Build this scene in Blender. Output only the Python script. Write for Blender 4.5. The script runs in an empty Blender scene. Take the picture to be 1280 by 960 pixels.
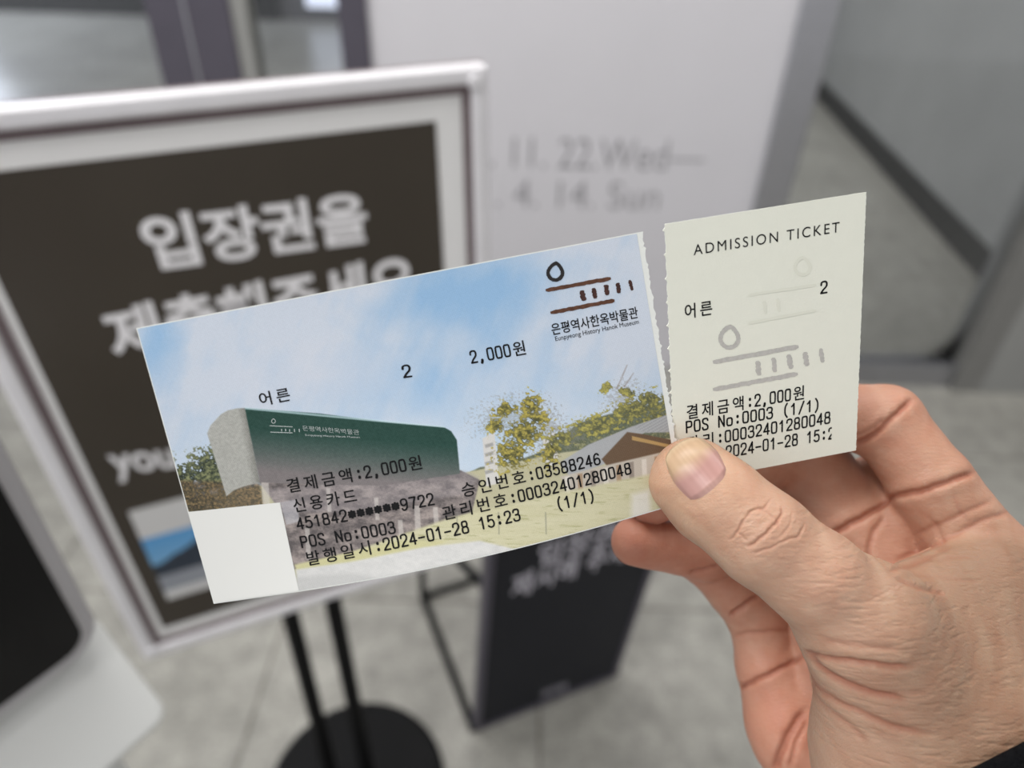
import bpy, bmesh, math, random
import numpy as np
from mathutils import Vector, Matrix

random.seed(7)
rng = np.random.default_rng(7)
S = bpy.context.scene
C = S.collection

# ------------------------------------------------------------------ camera
F = 887.0            # focal length in pixels of the 1280 x 960 frame
H = 1.26             # camera height above the floor
nad = np.array([-40.0, 1205.0, 887.0]); nad /= np.linalg.norm(nad)
AZ = -nad
AY = np.array([0, 0, 1.0]) - nad[2] * nad; AY /= np.linalg.norm(AY)
AX = np.cross(AY, AZ)
ROT = np.stack([AX, AY, AZ])          # (right, down, forward) -> world axes


def W(c):
    """(right, down, forward) metres seen from the camera -> world"""
    q = np.asarray(c, float) @ ROT.T
    q[..., 2] += H
    return q


def PX(px, py, d):
    return np.stack([(np.asarray(px, float) - 640) / F * d, (np.asarray(py, float) - 480) / F * d,
                     np.ones_like(np.asarray(px, float)) * d], -1)


def ray(px, py):
    return PX(px, py, 1.0) @ ROT.T


def at_y(px, py, y):
    r = ray(px, py); return r * (y / r[1]) + np.array([0, 0, H])


def at_z(px, py, z):
    r = ray(px, py); return r * ((z - H) / r[2]) + np.array([0, 0, H])


cam_d = bpy.data.cameras.new('camera')
cam = bpy.data.objects.new('camera', cam_d); C.objects.link(cam)
cam_d.sensor_width = 36.0
cam_d.lens = F * 36.0 / 1280.0
cam_d.clip_start = 0.01; cam_d.clip_end = 60
xr, yd, zf = W(np.array([[1, 0, 0], [0, 1, 0], [0, 0, 1.0]])) - np.array([0, 0, H])
cam.matrix_world = Matrix(((xr[0], -yd[0], -zf[0], 0), (xr[1], -yd[1], -zf[1], 0),
                           (xr[2], -yd[2], -zf[2], H), (0, 0, 0, 1)))
cam_d.dof.use_dof = True
cam_d.dof.focus_distance = 0.160
cam_d.dof.aperture_fstop = 7.6
S.camera = cam

# ------------------------------------------------------------------ light
S.view_settings.view_transform = 'Standard'
S.view_settings.look = 'None'
S.view_settings.exposure = 0.0
S.view_settings.gamma = 1.0
S.view_settings.use_curve_mapping = False
world = bpy.data.worlds.new('hall'); S.world = world
world.use_nodes = True
bg = world.node_tree.nodes['Background']
bg.inputs[1].default_value = 0.98
wt = world.node_tree; _tc = wt.nodes.new('ShaderNodeTexCoord'); _dot = wt.nodes.new('ShaderNodeVectorMath'); _dot.operation = 'DOT_PRODUCT'
_dot.inputs[1].default_value = (-0.85, -0.1, 0.4)       # the hall opens to daylight on the left
_mr = wt.nodes.new('ShaderNodeMapRange'); _mr.inputs['From Min'].default_value = -0.8; _mr.inputs['From Max'].default_value = 0.9
_cr = wt.nodes.new('ShaderNodeMix'); _cr.data_type = 'RGBA'
_cr.inputs[6].default_value = (0.55, 0.54, 0.53, 1); _cr.inputs[7].default_value = (0.95, 0.98, 1.05, 1)
wt.links.new(_tc.outputs['Generated'], _dot.inputs[0]); wt.links.new(_dot.outputs['Value'], _mr.inputs['Value'])
wt.links.new(_mr.outputs[0], _cr.inputs[0]); wt.links.new(_cr.outputs[2], bg.inputs[0])


def area(name, loc, size, power, color=(1, 1, 1), target=None):
    l = bpy.data.lights.new(name, 'AREA'); l.shape = 'RECTANGLE'
    l.size, l.size_y = size; l.energy = power; l.color = color
    o = bpy.data.objects.new(name, l); C.objects.link(o); o.location = loc
    d = (Vector(target) - Vector(loc)) if target else Vector((0, 0, -1))
    o.rotation_euler = d.to_track_quat('-Z', 'Y').to_euler()
    return o


# ceiling panels of the hall, and daylight from the glass front far to the left
area('ceiling_panel_light', (-1.2, -0.45, 2.75), (1.5, 0.6), 39, (1, 0.99, 0.98))
area('ceiling_panel_light', (-0.6, 0.95, 2.75), (1.5, 0.6), 30, (1, 0.99, 0.98))
area('ceiling_panel_light', (1.1, 0.95, 2.75), (1.2, 0.6), 16, (1, 0.99, 0.98))
area('ceiling_panel_light', (-0.6, 3.2, 2.75), (1.5, 0.6), 30, (1, 0.98, 0.95))
area('ceiling_panel_light', (0.9, 4.2, 2.75), (1.5, 0.6), 40, (1, 0.99, 0.98))
area('window_daylight', (-5.6, 6.6, 1.7), (3.4, 2.2), 210, (0.80, 0.86, 1.0), (-1.5, 3.5, 0.6))


# ------------------------------------------------------------------ materials
def lin(c):
    c = np.asarray(c, float) / 255.0
    return np.where(c <= 0.04045, c / 12.92, ((c + 0.055) / 1.055) ** 2.4)


def L4(c):
    return tuple(lin(c)) + (1.0,)


def mat(name, rgb, rough=0.6, metal=0.0, spec=0.5, var=0.0, scale=20.0, bump=0.0, bscale=200.0, coat=0.0):
    m = bpy.data.materials.new(name); m.use_nodes = True
    nt = m.node_tree; b = nt.nodes['Principled BSDF']
    b.inputs['Base Color'].default_value = L4(rgb)
    b.inputs['Roughness'].default_value = rough
    b.inputs['Metallic'].default_value = metal
    b.inputs['Specular IOR Level'].default_value = spec
    b.inputs['Coat Weight'].default_value = coat
    if var or bump:
        tc = nt.nodes.new('ShaderNodeTexCoord')
    if var:
        n = nt.nodes.new('ShaderNodeTexNoise'); n.inputs['Scale'].default_value = scale
        n.inputs['Detail'].default_value = 6
        nt.links.new(tc.outputs['Object'], n.inputs['Vector'])
        mr = nt.nodes.new('ShaderNodeMapRange')
        mr.inputs['From Min'].default_value = 0.3; mr.inputs['From Max'].default_value = 0.7
        mr.inputs['To Min'].default_value = 1 - var; mr.inputs['To Max'].default_value = 1 + var
        nt.links.new(n.outputs['Fac'], mr.inputs['Value'])
        mx = nt.nodes.new('ShaderNodeMix'); mx.data_type = 'RGBA'; mx.blend_type = 'MULTIPLY'
        mx.inputs[0].default_value = 1.0
        mx.inputs[6].default_value = L4(rgb)
        nt.links.new(mr.outputs['Result'], mx.inputs[7])
        nt.links.new(mx.outputs[2], b.inputs['Base Color'])
    if bump:
        n2 = nt.nodes.new('ShaderNodeTexNoise'); n2.inputs['Scale'].default_value = bscale
        nt.links.new(tc.outputs['Object'], n2.inputs['Vector'])
        bp = nt.nodes.new('ShaderNodeBump'); bp.inputs['Strength'].default_value = bump
        bp.inputs['Distance'].default_value = 0.001
        nt.links.new(n2.outputs['Fac'], bp.inputs['Height'])
        nt.links.new(bp.outputs['Normal'], b.inputs['Normal'])
    return m


def mat_attr(name, rough=0.6, spec=0.3):
    m = bpy.data.materials.new(name); m.use_nodes = True
    nt = m.node_tree; b = nt.nodes['Principled BSDF']
    a = nt.nodes.new('ShaderNodeAttribute'); a.attribute_name = 'ink'
    nt.links.new(a.outputs['Color'], b.inputs['Base Color'])
    b.inputs['Roughness'].default_value = rough
    b.inputs['Specular IOR Level'].default_value = spec
    return m


def mat_floor():
    m = mat('polished_granite_tile', (150, 148, 142), 0.28, 0, 0.35)
    nt = m.node_tree; b = nt.nodes['Principled BSDF']; N = nt.nodes.new; K = nt.links.new
    tc = N('ShaderNodeTexCoord')
    cols = None
    for sc, lo, hi in ((3.2, 0.86, 1.12), (19.0, 0.80, 1.18), (110.0, 0.82, 1.16)):
        n = N('ShaderNodeTexNoise'); n.inputs['Scale'].default_value = sc; n.inputs['Detail'].default_value = 5
        K(tc.outputs['Object'], n.inputs['Vector'])
        r = N('ShaderNodeMapRange'); r.inputs['From Min'].default_value = 0.3; r.inputs['From Max'].default_value = 0.7
        r.inputs['To Min'].default_value = lo; r.inputs['To Max'].default_value = hi
        K(n.outputs['Fac'], r.inputs['Value'])
        if cols is None:
            cols = r.outputs[0]
        else:
            mm = N('ShaderNodeMath'); mm.operation = 'MULTIPLY'; K(cols, mm.inputs[0]); K(r.outputs[0], mm.inputs[1]); cols = mm.outputs[0]
    br = N('ShaderNodeTexBrick'); br.offset = 0.0
    mp = N('ShaderNodeMapping'); mp.inputs['Location'].default_value = (-0.07 + 0.52 * 20, -0.93 + 0.52 * 20, 0)
    K(tc.outputs['Object'], mp.inputs['Vector']); K(mp.outputs['Vector'], br.inputs['Vector'])
    br.inputs['Scale'].default_value = 1.0
    br.inputs['Brick Width'].default_value = 0.52; br.inputs['Row Height'].default_value = 0.52
    br.inputs['Mortar Size'].default_value = 0.0035; br.inputs['Mortar Smooth'].default_value = 0.2
    br.inputs['Color1'].default_value = (1, 1, 1, 1); br.inputs['Color2'].default_value = (0.95, 0.95, 0.95, 1)
    br.inputs['Mortar'].default_value = (0.55, 0.54, 0.52, 1)
    mx = N('ShaderNodeMix'); mx.data_type = 'RGBA'; mx.blend_type = 'MULTIPLY'; mx.inputs[0].default_value = 1
    mx.inputs[6].default_value = L4((158, 156, 149)); K(cols, mx.inputs[7])
    m2 = N('ShaderNodeMix'); m2.data_type = 'RGBA'; m2.blend_type = 'MULTIPLY'; m2.inputs[0].default_value = 1
    K(mx.outputs[2], m2.inputs[6]); K(br.outputs['Color'], m2.inputs[7]); K(m2.outputs[2], b.inputs['Base Color'])
    return m


def mat_glass(name, tint=(245, 246, 246)):
    m = bpy.data.materials.new(name); m.use_nodes = True
    nt = m.node_tree; out = nt.nodes['Material Output']
    t = nt.nodes.new('ShaderNodeBsdfTransparent'); t.inputs[0].default_value = L4(tint)
    g = nt.nodes.new('ShaderNodeBsdfGlossy'); g.inputs['Roughness'].default_value = 0.03
    fr = nt.nodes.new('ShaderNodeFresnel'); fr.inputs[0].default_value = 1.45
    mx = nt.nodes.new('ShaderNodeMixShader')
    nt.links.new(fr.outputs[0], mx.inputs[0]); nt.links.new(t.outputs[0], mx.inputs[1]); nt.links.new(g.outputs[0], mx.inputs[2])
    nt.links.new(mx.outputs[0], out.inputs['Surface'])
    return m


M = dict(
    floor=mat_floor(),
    wall=mat('warm_grey_wall_panel', (140, 140, 137), 0.55, var=0.07, scale=3),
    wall_dark=mat('dim_far_wall', (96, 95, 98), 0.6, var=0.06, scale=2),
    ceiling=mat('white_ceiling_paint', (226, 225, 222), 0.8, var=0.02),
    black_base=mat('black_skirting', (14, 14, 15), 0.5, var=0.1),
    steel=mat('brushed_steel', (168, 168, 172), 0.32, 0.85, var=0.05, scale=60),
    post=mat('dark_violet_steel', (84, 80, 90), 0.4, 0.3, var=0.05),
    film=mat('white_film', (204, 202, 206), 0.55, var=0.015, scale=5),
    film_ink=mat('grey_film_lettering', (140, 138, 142), 0.6, var=0.05),
    glass=mat_glass('partition_glass'),
    frame=mat('silver_aluminium_snap_frame', (234, 232, 235), 0.34, 0.2, var=0.03, scale=30),
    gasket=mat('mauve_grey_frame_recess', (112, 98, 100), 0.5, var=0.08, scale=30),
    mat_board=mat('white_poster_margin', (240, 239, 238), 0.5, var=0.01),
    poster=mat('brown_black_poster', (62, 55, 46), 0.38, var=0.10, scale=5, spec=0.4),
    poster_ink=mat('white_poster_lettering', (240, 238, 240), 0.5, var=0.01),
    black_metal=mat('black_powder_coat', (13, 13, 14), 0.55, var=0.1, spec=0.15),
    violet_edge=mat('violet_grey_panel_edge', (82, 78, 90), 0.45, 0.2, var=0.05),
    board=mat('charcoal_board', (31, 32, 38), 0.6, var=0.06, scale=8, spec=0.2),
    board_ink=mat('pale_board_lettering', (206, 202, 212), 0.6, var=0.02),
    kiosk_body=mat('pale_grey_plastic', (206, 207, 205), 0.42, var=0.015, scale=8),
    kiosk_rim=mat('satin_silver_rim', (186, 184, 188), 0.35, 0.35, var=0.03),
    kiosk_screen=mat('black_glass_screen', (11, 11, 14), 0.12, var=0.05, spec=0.25),
    paper=mat('white_ticket_paper', (226, 228, 224), 0.75, spec=0.2, var=0.01, scale=400, bump=0.08, bscale=2500),
    cream=mat('cream_stub_paper', (234, 235, 222), 0.75, spec=0.2, var=0.008, scale=300, bump=0.08, bscale=2500),
    ink=mat('black_thermal_ink', (16, 16, 18), 0.7, spec=0.2, var=0.05),
    logo_brown=mat('brown_ink', (92, 62, 48), 0.7, spec=0.2, var=0.25, scale=1200),
    logo_black=mat('charcoal_ink', (44, 42, 42), 0.7, spec=0.2, var=0.1, scale=800),
    logo_tick=mat('dark_brown_ink', (70, 46, 42), 0.7, spec=0.2, var=0.3, scale=1200),
    grey_ink=mat('grey_screened_ink', (190, 188, 183), 0.7, spec=0.2, var=0.08, scale=1500),
    ghost_ink=mat('faint_show_through_ink', (228, 229, 215), 0.75, spec=0.2, var=0.01),
    white_ink=mat('white_sign_ink', (190, 198, 196), 0.7, spec=0.2, var=0.03),
    panel_white=mat('blank_white_print', (224, 224, 220), 0.7, spec=0.2, var=0.008),
    photo=mat_attr('ticket_photo_print', 0.6, 0.25),
    poster_photo=mat_attr('poster_photo_print', 0.5, 0.3),
    sleeve=mat('black_knit_sleeve', (12, 12, 14), 0.95, spec=0.1, var=0.2, scale=500, bump=0.5, bscale=1500),
)


# ------------------------------------------------------------------ builders
def link(o, parent=None):
    C.objects.link(o)
    if parent is not None:
        o.parent = parent
    return o


def root_of(o):
    loc = Vector((0, 0, 0))
    while o is not None:
        loc = loc + o.location; o = o.parent
    return np.array(loc)


def mesh(name, verts, faces, m, parent=None, smooth=False, origin=None):
    """verts in world space; parents here are never rotated"""
    verts = np.asarray(verts, float).reshape(-1, 3)
    base = root_of(parent) if parent is not None else np.zeros(3)
    org = np.asarray(origin, float) if origin is not None else (base if parent is not None else np.array([*verts[:, :2].mean(0), verts[:, 2].min()]))
    me = bpy.data.meshes.new(name)
    me.from_pydata((verts - org).tolist(), [], faces if isinstance(faces, list) else faces.tolist())
    if smooth:
        me.shade_smooth()
    me.materials.append(m)
    o = bpy.data.objects.new(name, me); link(o, parent)
    o.location = Vector(org - base)
    return o


def tag(o, label=None, cat=None, group=None, kind=None):
    for k, v in (('label', label), ('category', cat), ('group', group), ('kind', kind)):
        if v: o[k] = v
    return o


def thing(name, label, cat, loc, group=None):
    o = bpy.data.objects.new(name, None); o.empty_display_size = 0.03
    C.objects.link(o); o.location = Vector(loc)
    return tag(o, label, cat, group)


class Geo:
    def __init__(self): self.v = []; self.f = []

    def add(self, v, f):
        n = len(self.v); self.v += [tuple(map(float, p)) for p in v]; self.f += [tuple(i + n for i in q) for q in f]
        return self

    def box8(self, p):      # four corners of the front then four of the back, same order
        return self.add(p, [(0, 1, 2, 3), (7, 6, 5, 4), (0, 4, 5, 1), (1, 5, 6, 2), (2, 6, 7, 3), (3, 7, 4, 0)])

    def box(self, lo, hi):
        (x0, y0, z0), (x1, y1, z1) = lo, hi
        return self.box8([(x0, y0, z0), (x1, y0, z0), (x1, y0, z1), (x0, y0, z1), (x0, y1, z0), (x1, y1, z0), (x1, y1, z1), (x0, y1, z1)])

    def tube(self, pts, rad, n=14, cap=True):
        pts = [np.asarray(p, float) for p in pts]
        rad = rad if hasattr(rad, '__len__') else [rad] * len(pts)
        rings = []
        for i, p in enumerate(pts):
            d = pts[min(i + 1, len(pts) - 1)] - pts[max(i - 1, 0)]; d /= np.linalg.norm(d)
            a = np.cross(d, [0.3, 0.9, 0.31]); a /= np.linalg.norm(a); b = np.cross(d, a)
            rings.append([p + rad[i] * (math.cos(t) * a + math.sin(t) * b) for t in np.arange(n) * 2 * math.pi / n])
        v = [q for r in rings for q in r]; f = []
        for i in range(len(pts) - 1):
            for k in range(n):
                f.append((i * n + k, i * n + (k + 1) % n, (i + 1) * n + (k + 1) % n, (i + 1) * n + k))
        if cap:
            f.append(tuple(range(n - 1, -1, -1))); f.append(tuple((len(pts) - 1) * n + k for k in range(n)))
        return self.add(v, f)

    def lathe(self, prof, c, n=64):
        v = []; f = []
        for r, z in prof:
            v += [(c[0] + r * math.cos(t), c[1] + r * math.sin(t), c[2] + z) for t in np.arange(n) * 2 * math.pi / n]
        for i in range(len(prof) - 1):
            for k in range(n):
                f.append((i * n + k, i * n + (k + 1) % n, (i + 1) * n + (k + 1) % n, (i + 1) * n + k))
        f.append(tuple(range(n - 1, -1, -1))); f.append(tuple((len(prof) - 1) * n + k for k in range(n)))
        return self.add(v, f)

    def build(self, name, m, parent=None, bevel=0, smooth=False, origin=None):
        o = mesh(name, self.v, self.f, m, parent, smooth, origin)
        if bevel:
            b = o.modifiers.new('bevel', 'BEVEL'); b.width = bevel; b.segments = 3; b.limit_method = 'ANGLE'
        return o


_glyph = {}


def glyphs(s, bold=0.0, track=1.0):
    """filled outline of a string in the built-in font, size 1: verts (n,2), faces"""
    key = (s, bold, track)
    if key not in _glyph:
        c = bpy.data.curves.new('lettering', 'FONT'); c.body = s; c.size = 1; c.offset = bold; c.space_character = track
        c.resolution_u = 6
        o = bpy.data.objects.new('lettering', c); C.objects.link(o)
        dg = bpy.context.evaluated_depsgraph_get(); dg.update()
        me = o.evaluated_get(dg).to_mesh()
        v = np.array([p.co[:2] for p in me.vertices]).reshape(-1, 2); f = [tuple(p.vertices) for p in me.polygons]
        o.evaluated_get(dg).to_mesh_clear()
        bpy.data.objects.remove(o); bpy.data.curves.remove(c)
        _glyph[key] = (v, f)
    return _glyph[key]


def text_block(s, bold=0.0, track=1.0):
    """normalised so x runs 0..1 over the inked width and y is 0 on the baseline, 1 at digit / Hangul top"""
    v, f = glyphs(s, bold, track)
    x0, x1 = v[:, 0].min(), v[:, 0].max()
    return np.stack([(v[:, 0] - x0) / (x1 - x0), v[:, 1]], 1), f


STROKES = {
    '0': [[(.5, 1), (.12, 1), (.04, .75), (.04, .25), (.12, 0), (.5, 0), (.88, 0), (.96, .25), (.96, .75), (.88, 1), (.5, 1)]],
    '1': [[(.18, .76), (.36, .84), (.58, 1)], [(.58, 1), (.58, 0)]],
    '2': [[(.05, .72), (.08, .95), (.4, 1.02), (.85, 1), (1, .75), (.85, .5), (.4, .3), (.05, 0)], [(.05, 0), (.97, 0)]],
    '3': [[(.05, .8), (.15, 1), (.5, 1.02), (.9, .98), (.95, .75), (.8, .54), (.4, .53)], [(.4, .53), (.8, .54), (1, .4), (.98, .12), (.75, -.01), (.35, -.01), (.1, .03), (.02, .2)]],
    '4': [[(.74, 0), (.74, 1)], [(.74, 1), (.02, .27)], [(.02, .27), (1, .27)]],
    '5': [[(.9, 1), (.18, 1)], [(.18, 1), (.10, .52)], [(.10, .52), (.35, .64), (.75, .63), (.97, .45), (.97, .15), (.75, 0), (.3, -.01), (.03, .14)]],
    '6': [[(.9, .86), (.75, 1), (.45, 1.02), (.12, .85), (.03, .45), (.05, .12), (.3, 0), (.7, 0), (.97, .12), (.97, .42), (.75, .58), (.35, .58), (.06, .38)]],
    '7': [[(.03, 1), (.97, 1)], [(.97, 1), (.62, .5), (.42, 0)]],
    '8': [[(.5, .54), (.15, .56), (.08, .76), (.15, 1), (.5, 1.01), (.85, 1), (.92, .76), (.85, .56), (.5, .54), (.12, .5), (.02, .27), (.1, 0), (.5, -.01), (.9, 0), (.98, .27), (.88, .5), (.5, .54)]],
    ':': [[(.5, .12), (.5, .2)], [(.5, .66), (.5, .74)]], ',': [[(.42, .10), (.42, .03), (.32, -.13)]], '-': [[(.06, .44), (.94, .44)]],
    '(': [[(.78, 1.12), (.45, .85), (.38, .48), (.45, .12), (.78, -.16)]], ')': [[(.22, 1.12), (.55, .85), (.62, .48), (.55, .12), (.22, -.16)]],
    '/': [[(.1, -.06), (.92, 1.06)]],
    '*': [[(.1, .3), (.9, .7)], [(.1, .7), (.9, .3)], [(.5, .22), (.5, .78)], [(.05, .5), (.95, .5)]],
    'P': [[(.06, 0), (.06, 1)], [(.06, 1), (.6, 1), (.96, .96), (.96, .5), (.6, .46), (.06, .46)]],
    'O': [[(.5, 1), (.12, 1), (.02, .75), (.02, .25), (.12, 0), (.5, 0), (.88, 0), (.98, .25), (.98, .75), (.88, 1), (.5, 1)]],
    'S': [[(.94, .82), (.85, 1), (.5, 1.02), (.1, .98), (.05, .72), (.25, .55), (.75, .46), (.97, .26), (.88, .02), (.5, -.02), (.1, 0), (.03, .2)]],
    'N': [[(.05, 0), (.05, 1)], [(.05, 1), (.95, 0)], [(.95, 0), (.95, 1)]],
    'o': [[(.5, .68), (.1, .66), (.04, .34), (.1, 0), (.5, -.01), (.9, 0), (.96, .34), (.9, .66), (.5, .68)]],
}
STROKES['9'] = [[(1 - x, 1 - y) for x, y in STROKES['6'][0]]]


def chaikin(p, n=2):
    p = np.array(p, float)
    if len(p) < 3: return p
    for _ in range(n):
        q = np.empty((2 * (len(p) - 1), 2)); q[0::2] = .75 * p[:-1] + .25 * p[1:]; q[1::2] = .25 * p[:-1] + .75 * p[1:]
        p = np.concatenate([p[:1], q, p[-1:]])
    return p


def stroke_glyph(ch, w, h, t):
    """monoline printer character w cells wide, h tall, stroke t: one strip per stroke with round ends"""
    V = []; Fc = []
    for st in STROKES[ch]:
        tk = t * (1.5 if ch in ':*,' else 1.0)
        p = chaikin(st) * [w, h]
        d = np.gradient(p, axis=0); d /= np.linalg.norm(d, axis=1, keepdims=True) + 1e-9
        n = np.stack([-d[:, 1], d[:, 0]], 1) * tk / 2
        k0 = len(V); m = len(p); V += list(p + n) + list(p - n)
        Fc += [(k0 + m + i, k0 + m + i + 1, k0 + i + 1, k0 + i) for i in range(m - 1)]
        for e, sg in ((0, -1), (m - 1, 1)):
            k0 = len(V); an = math.atan2(d[e, 1], d[e, 0]) + (math.pi if sg < 0 else 0)
            V += [p[e] + tk / 2 * np.array([math.cos(an + a), math.sin(an + a)]) for a in np.linspace(-math.pi / 2, math.pi / 2, 7)]
            Fc.append(tuple(range(k0, k0 + 7)))
    return np.array(V), Fc


def mono_block(s, hd=1.0, hh=1.2, bold=0.012, cell=0.75):
    """fixed-pitch layout like a till printer: Hangul takes two cells; x in cells, y in digit heights"""
    V = []; Fc = []; n = 0; x = 0.0
    for ch in s:
        wide = ord(ch) > 0x1100
        if ch != ' ':
            if wide:
                v, f = glyphs(ch, bold)
                sx = 1.46 / 0.80; sy = hh / 0.89
                vv = np.stack([(v[:, 0] - 0.46) * sx + x + 1.0, (v[:, 1] + 0.066) * sy - 0.10 * hh], 1)
            else:
                v, f = stroke_glyph(ch, 0.70 * cell, hd, 0.152)          # in digit heights, then widths back to cells
                vv = np.stack([v[:, 0] / cell + x + 0.15, v[:, 1]], 1)
            V.append(vv); Fc += [tuple(i + n for i in q) for q in f]; n += len(vv)
        x += 2 if wide else 1
    return np.concatenate(V), Fc, x


# value noise for printed pictures
def vnoise(x, y, seed=0):
    xi = np.floor(x).astype(np.int64); yi = np.floor(y).astype(np.int64)
    fx = x - xi; fy = y - yi; fx = fx * fx * (3 - 2 * fx); fy = fy * fy * (3 - 2 * fy)

    def h(a, b):
        n = (a * 374761393 + b * 668265263 + seed * 1442695041) & 0xffffffff
        n = ((n ^ (n >> 13)) * 1274126177) & 0xffffffff
        return ((n ^ (n >> 16)) & 0xffff) / 65535.0
    a = h(xi, yi); b = h(xi + 1, yi); c = h(xi, yi + 1); d = h(xi + 1, yi + 1)
    return (a + (b - a) * fx) * (1 - fy) + (c + (d - c) * fx) * fy


def fbm(x, y, seed=0, o=5):
    s = 0; a = 0.5; t = 0
    for i in range(o):
        s = s + a * vnoise(x * 2 ** i, y * 2 ** i, seed + i); t += a; a *= 0.55
    return s / t


def inside(x, y, poly, soft=0.8):
    """anti-aliased polygon coverage"""
    p = np.asarray(poly, float); ins = np.zeros(x.shape, bool); dist = np.full(x.shape, 1e9)
    for i in range(len(p)):
        (x0, y0), (x1, y1) = p[i], p[(i + 1) % len(p)]
        if y0 != y1:
            cr = ((y0 > y) != (y1 > y)) & (x < (x1 - x0) * (y - y0) / (y1 - y0) + x0)
            ins ^= cr
        ex, ey = x1 - x0, y1 - y0; l2 = ex * ex + ey * ey + 1e-9
        t = np.clip(((x - x0) * ex + (y - y0) * ey) / l2, 0, 1)
        dist = np.minimum(dist, np.hypot(x - x0 - t * ex, y - y0 - t * ey))
    sd = np.where(ins, dist, -dist)
    return np.clip(sd / soft + 0.5, 0, 1)


def over(col, mask, rgb):
    return col + (np.asarray(rgb, float) - col) * mask[..., None]


def grid_mesh(name, P, m, parent, colors=None, smooth=True):
    """P: (rows, cols, 3) world points facing the viewer"""
    r, c = P.shape[:2]
    i = np.arange(r * c).reshape(r, c)
    f = np.stack([i[:-1, :-1], i[1:, :-1], i[1:, 1:], i[:-1, 1:]], -1).reshape(-1, 4)
    base = root_of(parent)
    me = bpy.data.meshes.new(name)
    v = (P.reshape(-1, 3) - base).astype(np.float32)
    me.vertices.add(len(v)); me.vertices.foreach_set('co', v.ravel())
    me.loops.add(f.size); me.loops.foreach_set('vertex_index', f.ravel().astype(np.int32))
    me.polygons.add(len(f)); me.polygons.foreach_set('loop_start', (np.arange(len(f)) * 4).astype(np.int32))
    me.update(calc_edges=True)
    if colors is not None:
        a = me.color_attributes.new('ink', 'FLOAT_COLOR', 'POINT')
        cc = np.concatenate([lin(np.clip(colors, 0, 255)).reshape(-1, 3), np.ones((r * c, 1))], 1)
        a.data.foreach_set('color', cc.astype(np.float32).ravel())
    if smooth: me.shade_smooth()
    me.materials.append(m)
    return link(bpy.data.objects.new(name, me), parent)


def slab_mesh(name, Pf, Pb, m, parent):
    """closed sheet between a front and a back grid of world points"""
    r, c = Pf.shape[:2]; n = r * c
    i = np.arange(n).reshape(r, c)
    f = np.stack([i[:-1, :-1], i[1:, :-1], i[1:, 1:], i[:-1, 1:]], -1).reshape(-1, 4)
    fs = f.tolist() + (f[:, ::-1] + n).tolist()
    ring = list(i[0, :]) + list(i[1:, -1]) + list(i[-1, -2::-1]) + list(i[-2:0:-1, 0])
    for a, b in zip(ring, ring[1:] + ring[:1]):
        fs.append([int(a), int(b), int(b) + n, int(a) + n])
    return mesh(name, np.concatenate([Pf.reshape(-1, 3), Pb.reshape(-1, 3)]), fs, m, parent)


# ================================================================== setting
PY = 1.80                                   # plane of the glass partition
g = Geo().box((-7, -3, -0.1), (4.5, 9, 0)); tag(g.build('floor', M['floor'], origin=(0, 0, 0)), kind='structure')
g = Geo().box((-7, -3, 2.8), (4.5, 9, 2.9)); tag(g.build('ceiling', M['ceiling'], origin=(0, 0, 2.8)), kind='structure')
g = Geo().box((-7, 7.4, 0), (4.5, 7.6, 2.8)); tag(g.build('wall_far', M['wall_dark']), kind='structure')
g = Geo().box((-7, 7.36, 0.0), (-2.3, 7.4, 0.30)); tag(g.build('baseboard_far', M['black_base']), kind='structure')
# wall that runs away on the right, with its black skirting
wa = np.array([1.80, 2.37]); wb = np.array([2.06, 5.33]); wd = (wb - wa) / np.linalg.norm(wb - wa)
wn = np.array([wd[1], -wd[0]])              # into the wall
p0 = wa - wd * 0.5; p1 = wb + wd * 3.4
def strip(p0, p1, n, t, z0, z1):
    q0 = p0 + n * t; q1 = p1 + n * t
    return Geo().box8([(*p0, z0), (*p1, z0), (*p1, z1), (*p0, z1), (*q0, z0), (*q1, z0), (*q1, z1), (*q0, z1)])
tag(strip(p0, p1, wn, 0.15, 0, 2.8).build('wall_right', M['wall']), kind='structure')
tag(strip(p0 - wn * 0.012, p1 - wn * 0.012, wn, 0.012, 0, 0.115).build('baseboard_right', M['black_base']), kind='structure')

wx0, wx1 = at_y(384, 8, 7.38)[0], at_y(462, 8, 7.38)[0]
lit = bpy.data.materials.new('daylit_far_window'); lit.use_nodes = True
lb = lit.node_tree.nodes['Principled BSDF']; lb.inputs['Base Color'].default_value = (.6, .65, .75, 1); lb.inputs['Emission Color'].default_value = (.78, .83, 1, 1); lb.inputs['Emission Strength'].default_value = 0.9
tag(Geo().box((wx0, 7.36, 0.12), (wx1, 7.41, 2.3)).build('window_4', lit), kind='structure')

# glass partition: bottom rail, stiles, panes
g = Geo().box((0.69, PY - 0.03, 0), (1.335, PY + 0.03, 0.075)); tag(g.build('trim_1', M['steel'], bevel=0.004), kind='structure')
g = Geo().box((0.615, PY - 0.03, 0), (0.70, PY + 0.03, 2.7)); tag(g.build('trim_2', M['steel'], bevel=0.006), kind='structure')
g = Geo().box((1.335, PY - 0.05, 0), (1.415, PY + 0.05, 2.7)); tag(g.build('trim_3', mat('grey_jamb', (128, 127, 124), 0.45, 0.2, var=0.05)), kind='structure')
g = Geo().box((1.415, PY - 0.05, 0), (3.2, PY + 0.05, 2.7)); tag(g.build('wall_front', M['wall']), kind='structure')
g = Geo().box((0.70, PY - 0.005, 0.075), (1.335, PY + 0.005, 2.7)); tag(g.build('window_1', M['glass']), kind='structure')
d1 = tag(Geo().box((-0.355, PY - 0.012, 0.03), (0.615, PY + 0.012, 2.7)).build('door_1', M['film']), kind='structure')
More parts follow.
